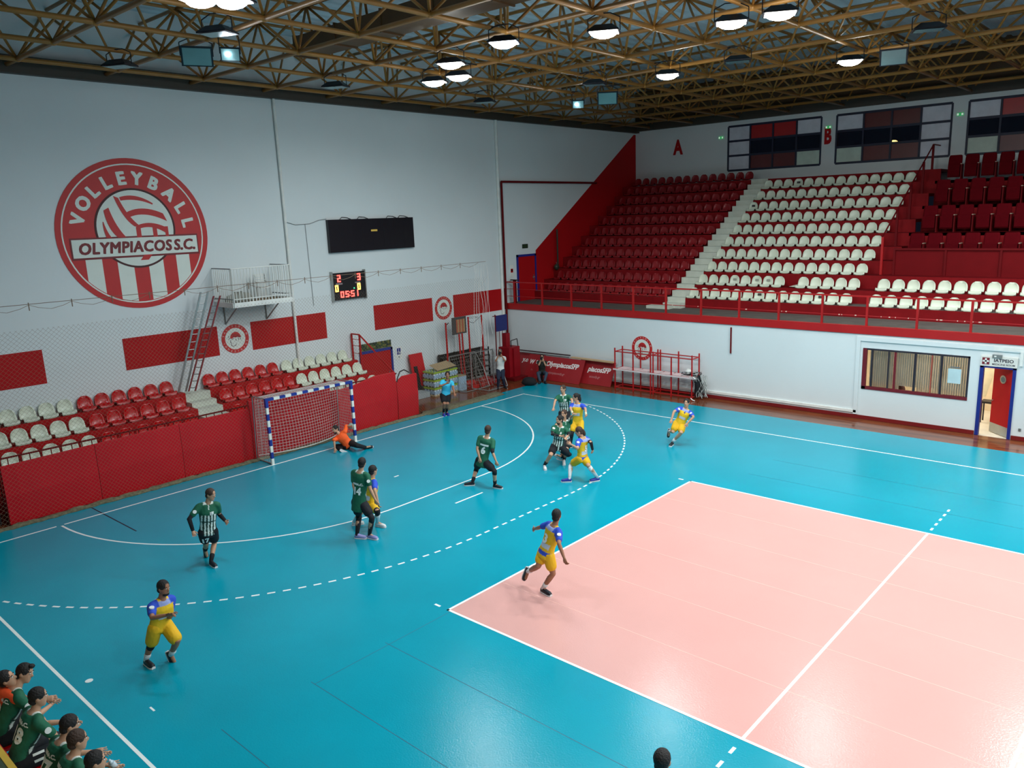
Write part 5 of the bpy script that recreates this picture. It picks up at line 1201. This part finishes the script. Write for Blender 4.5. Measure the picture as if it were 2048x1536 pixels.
PEOPLE = [
 ('running handball player in striped green shirt with number 17 on his black shorts', gk(base=gpt((420, 1128)), head=(421, 989), neck=(414, 1009), hip=(416, 1062), phi=30, hphi=75, armR=((377, 1040), (386, 1062), 'nn'), armL=((439, 1029), (451, 1042), 'fn'), legL=((429, 1085), (422, 1122), (431, 1133)), legR=((412, 1087), (411, 1100), (413, 1109), 'n', 'air', -.35), undersleeve={'R': (.45, 1.92), 'L': (.45, 1.92)}, badge='R', leg_number=('R', '17'), hem=-.05, hair=HAIRB, patches=[(.07, .46, .05, .06, True)], prints=[('17', .09, .45, True, dict(off=.004, uoff=.05))])),
 ('handball player in yellow and blue kit jogging alone near the touchline with hands together', yk(base=gpt((315, 1328)), head=(327, 1176), neck=(324, 1197), hip=(320, 1250), phi=60, hphi=70, armR=((304, 1236), (335, 1230), 'nn'), armL=((338, 1236), (345, 1229), 'fn'), legL=((355, 1283), (342, 1309), (352, 1330), 'n', 'air', -.05), legR=((303, 1288), (292, 1319), (302, 1332)), badge='R', knee={'R': 1}, beard=1, short=.8, skin=SKIN2)),
 ('handball player with number 14 on a plain green back standing in front of an opponent', gk(base=gpt((728, 1074)), head=(724, 926), neck=(721, 943), hip=(719, 1004), phi=155, hphi=170, armR=((742, 984), (755, 1009), 'nn'), armL=((707, 984), (716, 995), 'ff'), legL=((718, 1034), (714, 1069), (722, 1075)), legR=((744, 1036), (739, 1069), (757, 1078)), shoe=mat('lilac_white_shoe', (150, 146, 196), .5), sock={'*': (SOCKB, .05)}, short=.6, badge='R', prints=[('A.C.', .075, .47, False, dict(off=.004, uoff=.08)), ('14', .23, .3, False, dict(off=.012, sx=.85, uoff=.01))], patches=[(-.05, .475, .12, .045, False)], knee={'R': 1, 'L': 1}, hem=-.15)),
 ('handball player in yellow and blue kit half hidden behind the green number 14', yk(base=gpt((742, 1048)), head=(746, 941), neck=(745, 955), hip=(741, 1008), phi=120, hphi=135, armR=((750, 982), (757, 1009), 'nn'), armL=((735, 985), (745, 1000), 'ff'), legR=((755, 1022), (755, 1045), (775, 1054)), legL=((722, 1025), (708, 1043), (718, 1047)), shoe=SHOEW, sock={'*': (SOCKW, .35)}, knee={'R': 1})),
 ('goalkeeper in bright orange shirt and black trousers sliding on the floor at the goal post', dict(base=gpt((695, 898)), head=(671, 859), neck=(677, 867), hip=(697, 889), phi=5, hphi=-30, kit=plain((255, 96, 30)), pants=BLACK_CLOTH, shoe=SHOEB, short=1.5, sleeve=.95, armL=((693, 852), (702, 853), 'fn'), armR=((668, 880), (670, 901), 'nn'), legL=((714, 891), (731, 895, ), (740, 893), 'n', 'air', .1), legR=((673, 893), (684, 901), (696, 907), 'n', 'air', .25), hair=HAIR, beard=1, sole=SHOEW, broad=1.05)),
 ('referee in cyan shirt and black shorts on the goal line looking at his watch', dict(base=gpt((892, 830)), head=(895, 750), neck=(895, 760), hip=(891, 790), phi=10, hphi=5, nod=.6, kit=plain((60, 190, 226), (20, 24, 30)), pants=BLACK_CLOTH, shoe=SHOEU, sole=SHOEU, armR=((880, 773), (893, 767), 'nn'), armL=((906, 775), (909, 787), 'nn'), legR=((889, 808), (887, 825), (889, 832)), legL=((895, 808), (893, 824), (899, 831)), sock={'*': (SOCKB, .5)}, hair=HAIR, sleeve=.6, skin=SKIN2, curl=.3)),
 ('handball player with number 6 on his plain green back in a wide side stance', gk(base=gpt((968, 970)), head=(976, 860), neck=(974, 875), hip=(965, 921), phi=165, hphi=160, armR=((985, 904), (993, 925), 'nn'), armL=((952, 905), (960, 920), 'ff'), legL=((953, 938), (945, 964), (941, 969)), legR=((989, 942), (990, 969), (1004, 976)), sock={'*': (SOCKB, .72)}, knee={'R': 1, 'L': 1}, undersleeve={'R': (.8, 1.15)}, hair=HAIRB, prints=[('6', .26, .32, False, dict(off=.014, sx=.9))], patches=[(0, .475, .24, .05, False)], twist=-15, hem=-.13)),
 ('tall handball player in striped green shirt standing by the dashed line with arms hanging', gk(base=gpt((1128, 868)), head=(1126, 778), neck=(1127, 790), hip=(1129, 825), phi=-12, hphi=-40, armR=((1110, 802), (1107, 816), 'nn'), armL=((1144, 800), (1145, 815), 'nn'), legR=((1124, 845), (1124, 864), (1122, 869)), legL=((1133, 845), (1133, 864), (1133, 869)), hair=HAIRB, prints=[('19', .1, .45, True, dict(off=.004, uoff=.06))])),
 ('green shirted handball player almost hidden behind the bearded defender', gk(base=gpt((1130, 918)), head=(1128, 828), neck=(1129, 840), hip=(1129, 880), hoff=-.1, phi=20, hphi=-30, armR=((1112, 850), (1116, 866), 'nn'), armL=((1142, 834), (1148, 829), 'nn'), legR=((1124, 896), (1124, 915), (1120, 918)), legL=((1133, 900), (1128, 920), (1128, 926)), shoe=SHOEW, hair=HAIRB, tape='L')),
 ('bearded handball player in striped green shirt lunging with arms folded before him', gk(base=gpt((1105, 932)), head=(1119, 840), neck=(1122, 853), hip=(1115, 893), phi=-15, hphi=-55, armR=((1104, 868), (1128, 874), 'nn'), armL=((1139, 868), (1132, 876), 'nn'), legR=((1101, 911), (1089, 930), (1090, 937)), legL=((1139, 909), (1124, 914), (1119, 912), 'n', 'air', -.3), shoe=SHOEW, beard=1, bun=1, knee={'L': 1}, undersleeve={'R': (.6, 1.7), 'L': (.6, 1.5)}, badge='R', prints=[('8', .09, .45, True, dict(off=.004, uoff=.06))], broad=1.05)),
 ('long haired handball player in yellow and blue kit watching from the back of the group', yk(base=gpt((1152, 895)), head=(1152, 795), neck=(1155, 806), hip=(1155, 843), phi=-20, hphi=-75, armR=((1141, 817), (1145, 826), 'nn'), armL=((1171, 818), (1172, 829), 'nn'), legR=((1143, 868), (1141, 889), (1138, 893)), legL=((1161, 868), (1160, 890), (1158, 896)), bun=1, tail=1, tape='RL', sock={'*': (SOCKB, .05)}, knee={'R': 1, 'L': 1}, hair=HAIR)),
 ('yellow and blue handball player seen from behind in a wide stance, white socks', yk(base=gpt((1163, 960)), head=(1158, 863), neck=(1165, 875), hip=(1164, 915), phi=-130, hphi=-95, armL=((1155, 897), (1142, 889), 'nn'), armR=((1182, 885), (1185, 899), 'nf'), legL=((1142, 929), (1139, 957), (1127, 962)), legR=((1177, 932), (1195, 955), (1187, 961)), shoe=SHOEU, sole=SHOEW, sock={'*': (SOCKW, .12)}, undersleeve={'R': (.7, 1.95)}, hair=HAIRB, tail=1, badge='L', prints=[('5', .22, .28, False, dict(off=.012))])),
 ('handball player in yellow and blue kit sprinting alone along the far touchline', yk(base=gpt((1352, 888)), head=(1373, 806), neck=(1373, 817), hip=(1359, 848), phi=-15, hphi=-25, armR=((1348, 823), (1343, 839), 'nn'), armL=((1387, 834), (1373, 849), 'nn'), legL=((1362, 866), (1345, 884), (1341, 891)), legR=((1346, 864), (1339, 862), (1338, 869), 'n', 'air', -.3), badge='RL', hair=HAIR, prints=[('4', .1, .42, True, dict(off=.004, m=mat('print_blue', (30, 60, 150), .6)))])),
 ('handball player in yellow and blue kit running across the pink court seen from behind', yk(base=gpt((1092, 1184)), head=(1113, 1031), neck=(1110, 1052), hip=(1093, 1105), phi=125, hphi=160, armL=((1079, 1055), (1069, 1058), 'ff'), armR=((1118, 1088), (1132, 1126), 'nn'), legR=((1106, 1148), (1086, 1176), (1101, 1190)), legL=((1076, 1133), (1056, 1143), (1051, 1159), 'f', 'air', -.25), shoe=SHOEB, sole=SHOEW, skin=SKIN2, badge='R', short=.55, prints=[('3', .24, .3, False, dict(off=.012, uoff=0))], hair=HAIR, broad=.95)),
 ('photographer in white polo shirt and dark jeans standing by the corner raising a camera', dict(base=gpt((1002, 774)), head=(1000, 704), neck=(1001, 712), hip=(1001, 740), phi=0, hphi=0, kit=plain((224, 226, 222)), pants=mat('dark_jeans', (26, 36, 58), .8), short=1.5, shoe=SHOEB, sole=SHOEB, armR=((992, 722), (997, 711), 'nn'), armL=((1010, 722), (1003, 711), 'nn'), legR=((997, 757), (996, 772), (996, 776)), legL=((1006, 757), (1009, 771), (1011, 775)), hair=mat('grey_hair', (96, 88, 82), .7), camera='black camera held up by the photographer in the white polo shirt', skin=SKIN2, H=1.8)),
 ('seated photographer in dark shirt and jeans aiming a camera before the red boards', dict(base=gpt((1084, 764)), head=(1084, 714), neck=(1084, 721), hip=(1084, 745), phi=-5, hphi=-5, kit=plain((34, 38, 32)), pants=mat('blue_jeans', (50, 66, 84), .8), short=1.5, shoe=SHOEB, sole=SHOEB, armR=((1078, 730), (1082, 719), 'nn'), armL=((1091, 731), (1087, 721), 'nn'), hoff=-.25, noff=-.15, legR=((1076, 747), (1080, 762), (1079, 766)), legL=((1093, 747), (1089, 762), (1091, 766)), hair=HAIR, camera='black camera held by the seated photographer before the red boards', H=1.75)),
]
for lb, k in PEOPLE: build_person(lb, k)
stool = MB().box(-.17, .17, -.15, .15, .36, .42).box(-.15, -.11, -.13, -.09, 0, .36).box(.11, .15, -.13, -.09, 0, .36).box(-.15, -.11, .09, .13, 0, .36).box(.11, .15, .09, .13, 0, .36).build('low_stool', BLACK); bx_, by_ = gpt((1084, 764)); stool.location = (bx_-.17, by_+.19, 0); tag(stool, 'low black stool under the seated photographer', 'stool')
bagm = MB().ell((0, 0, .17), .34, .22, .2, nu=16, nv=10); bagm.v = [(x*(1+.1*math.sin(z*20)), y, max(z, 0)) for x, y, z in bagm.v]; bg_ = bagm.build('camera_bag', BLACK_CLOTH, smooth=True); bg_.location = (-.9, 11.35, 0); bg_.rotation_euler = (0, 0, .5); tag(bg_, 'black camera bag on the floor beside the seated photographer', 'bag')
# ball by the goal post
bp3 = P0 = at(702, 852, 'x', .1); bl_ = MB().ell((0, 0, 0), .094, .094, .094, nu=20, nv=14).build('handball', mat('grey_green_ball', (138, 160, 150), .5, bump=.3, bscale=20), smooth=True); bl_.location = bp3; tag(bl_, 'grey green handball in the air beside the goal post', 'ball')
# bench with players
def bench_player(label, X, head, hphi, k):
    hc_ = at(*head, 'z', 1.27); X = hc_.x; Y = -11.28
    base = dict(base=(X, Y+.2), hip=(X-.02, Y, .52), neck=(X-.01, Y+.28, 1.1), hem=-.09, head=tuple(hc_), phi=math.degrees(PI/2)-311.4+360+k.get('turn', 0), hphi=hphi, nod=.1, flat=1)
    base.update(legR=((X+.2, Y+.48, .56), (X+.17, Y+.52, .1), (X+.19, Y+.72, .04)), legL=((X-.2, Y+.48, .56), (X-.17, Y+.5, .1), (X-.19, Y+.7, .04)))
    base.update(armR=((X+.26, Y+.4, .72), (X+.1, Y+.62, .7)), armL=((X-.26, Y+.4, .72), (X-.1, Y+.62, .7)))
    kk = gk(**base); kk.update({a: b for a, b in k.items() if a != 'turn'})
    r = build_person(label, kk); r['group'] = 'players on the team bench'; return X
xs = []
bb = lambda n_: [('A.C.', .07, .5, False, dict(off=.004, uoff=.09)), (n_, .26, .33, False, dict(off=.014, sx=.9))]
xs.append(bench_player('benched green shirt player with a quiff and number 9 on his back', 0, (49, 1346), 95, dict(quiff=1, prints=bb('9'), patches=[(-.05, .51, .14, .05, False)], badge='R')))
xs.append(bench_player('benched green shirt player with number 18 on his back stretching an arm out', 0, (76, 1394), 120, dict(prints=bb('18'), patches=[(-.05, .51, .14, .05, False)], badge='R', leg_number=('R', '11'))))
xs.append(bench_player('benched green shirt player with number 77 on his back', 0, (139, 1450), 125, dict(prints=bb('77'), patches=[(-.05, .51, .14, .05, False)])))
xs.append(bench_player('benched green shirt player with short hair and number 20 holding a white bottle', 0, (155, 1480), 125, dict(prints=bb('20'), patches=[(-.05, .51, .14, .05, False)], hair=HAIRB, tape='R')))
xs.append(bench_player('benched green shirt player at the bottom edge of the picture beside number 20', 0, (191, 1523), 120, dict(prints=bb('10'))))
bench_player('benched person in an orange shirt leaning toward number 9', 0, (13, 1358), 110, dict(kit=plain((255, 90, 40)), sleeve=.95, armR=((8.98, -11.3, 1.2), (9.22, -11.14, 1.2))))
for i, x in enumerate(xs+[8.75]):
    tch = thing('bench_chair', 'red plastic bench seat under the %s player from the picture edge' % ORD[(i+1) % 6], 'chair', (x, -11.22, 0), 0, 'red seats of the team bench')
    MB().box(-.22, .22, -.2, .22, .38, .42).build('seat', RED_PLASTIC, tch); MB().box(-.22, .22, -.24, -.2, .4, .78).build('backrest', RED_PLASTIC, tch)
    for a in (-.18, .18):
        for b in (-.17, .17): MB().tube((a, b, 0), (a, b, .38), .015, 6).build('leg', STEEL, tch)
BOT = mat('clear_bottle', (200, 214, 224), .1)
def bottle(x, y, z, lb): t = MB().tube((0, 0, 0), (0, 0, .15), .033, 12).tube((0, 0, .15), (0, 0, .19), .033, 12, r2=.014).tube((0, 0, .19), (0, 0, .21), .016, 10).build('water_bottle', BOT, smooth=True); t.location = (x, y, z); t.rotation_euler = (.4, .3, 0); tag(t, lb, 'bottle')
bottle(xs[1]+.02, -10.6, .66, 'clear water bottle in the hands of number 18'); bottle(xs[3]+.02, -10.6, .68, 'white water bottle in the hands of number 20'); bottle(xs[4]+.02, -10.6, .66, 'clear water bottle in the hands of the lowest bench player')
# person whose head shows at the bottom of the picture
hc_ = at(1325, 1521, 'z', 1.74); X, Y = hc_.x, hc_.y
build_person('dark haired person in a dark tracksuit whose head shows at the bottom edge', dict(base=(X, Y), hip=(X, Y, 1.0), neck=(X, Y, 1.55), head=tuple(hc_), phi=150, hphi=150, kit=plain((24, 28, 40)), pants=BLACK_CLOTH, short=1.5, sleeve=1.9, shoe=SHOEB, bun=0, quiff=0, H=1.85,
    armR=((X+.22, Y-.05, 1.18), (X+.22, Y+.05, .92)), armL=((X-.24, Y, 1.18), (X-.24, Y+.06, .92)), legR=((X+.1, Y+.03, .54), (X+.1, Y, .1), (X+.1, Y+.18, .04)), legL=((X-.1, Y+.03, .54), (X-.1, Y, .1), (X-.1, Y+.18, .04)), flat=1))
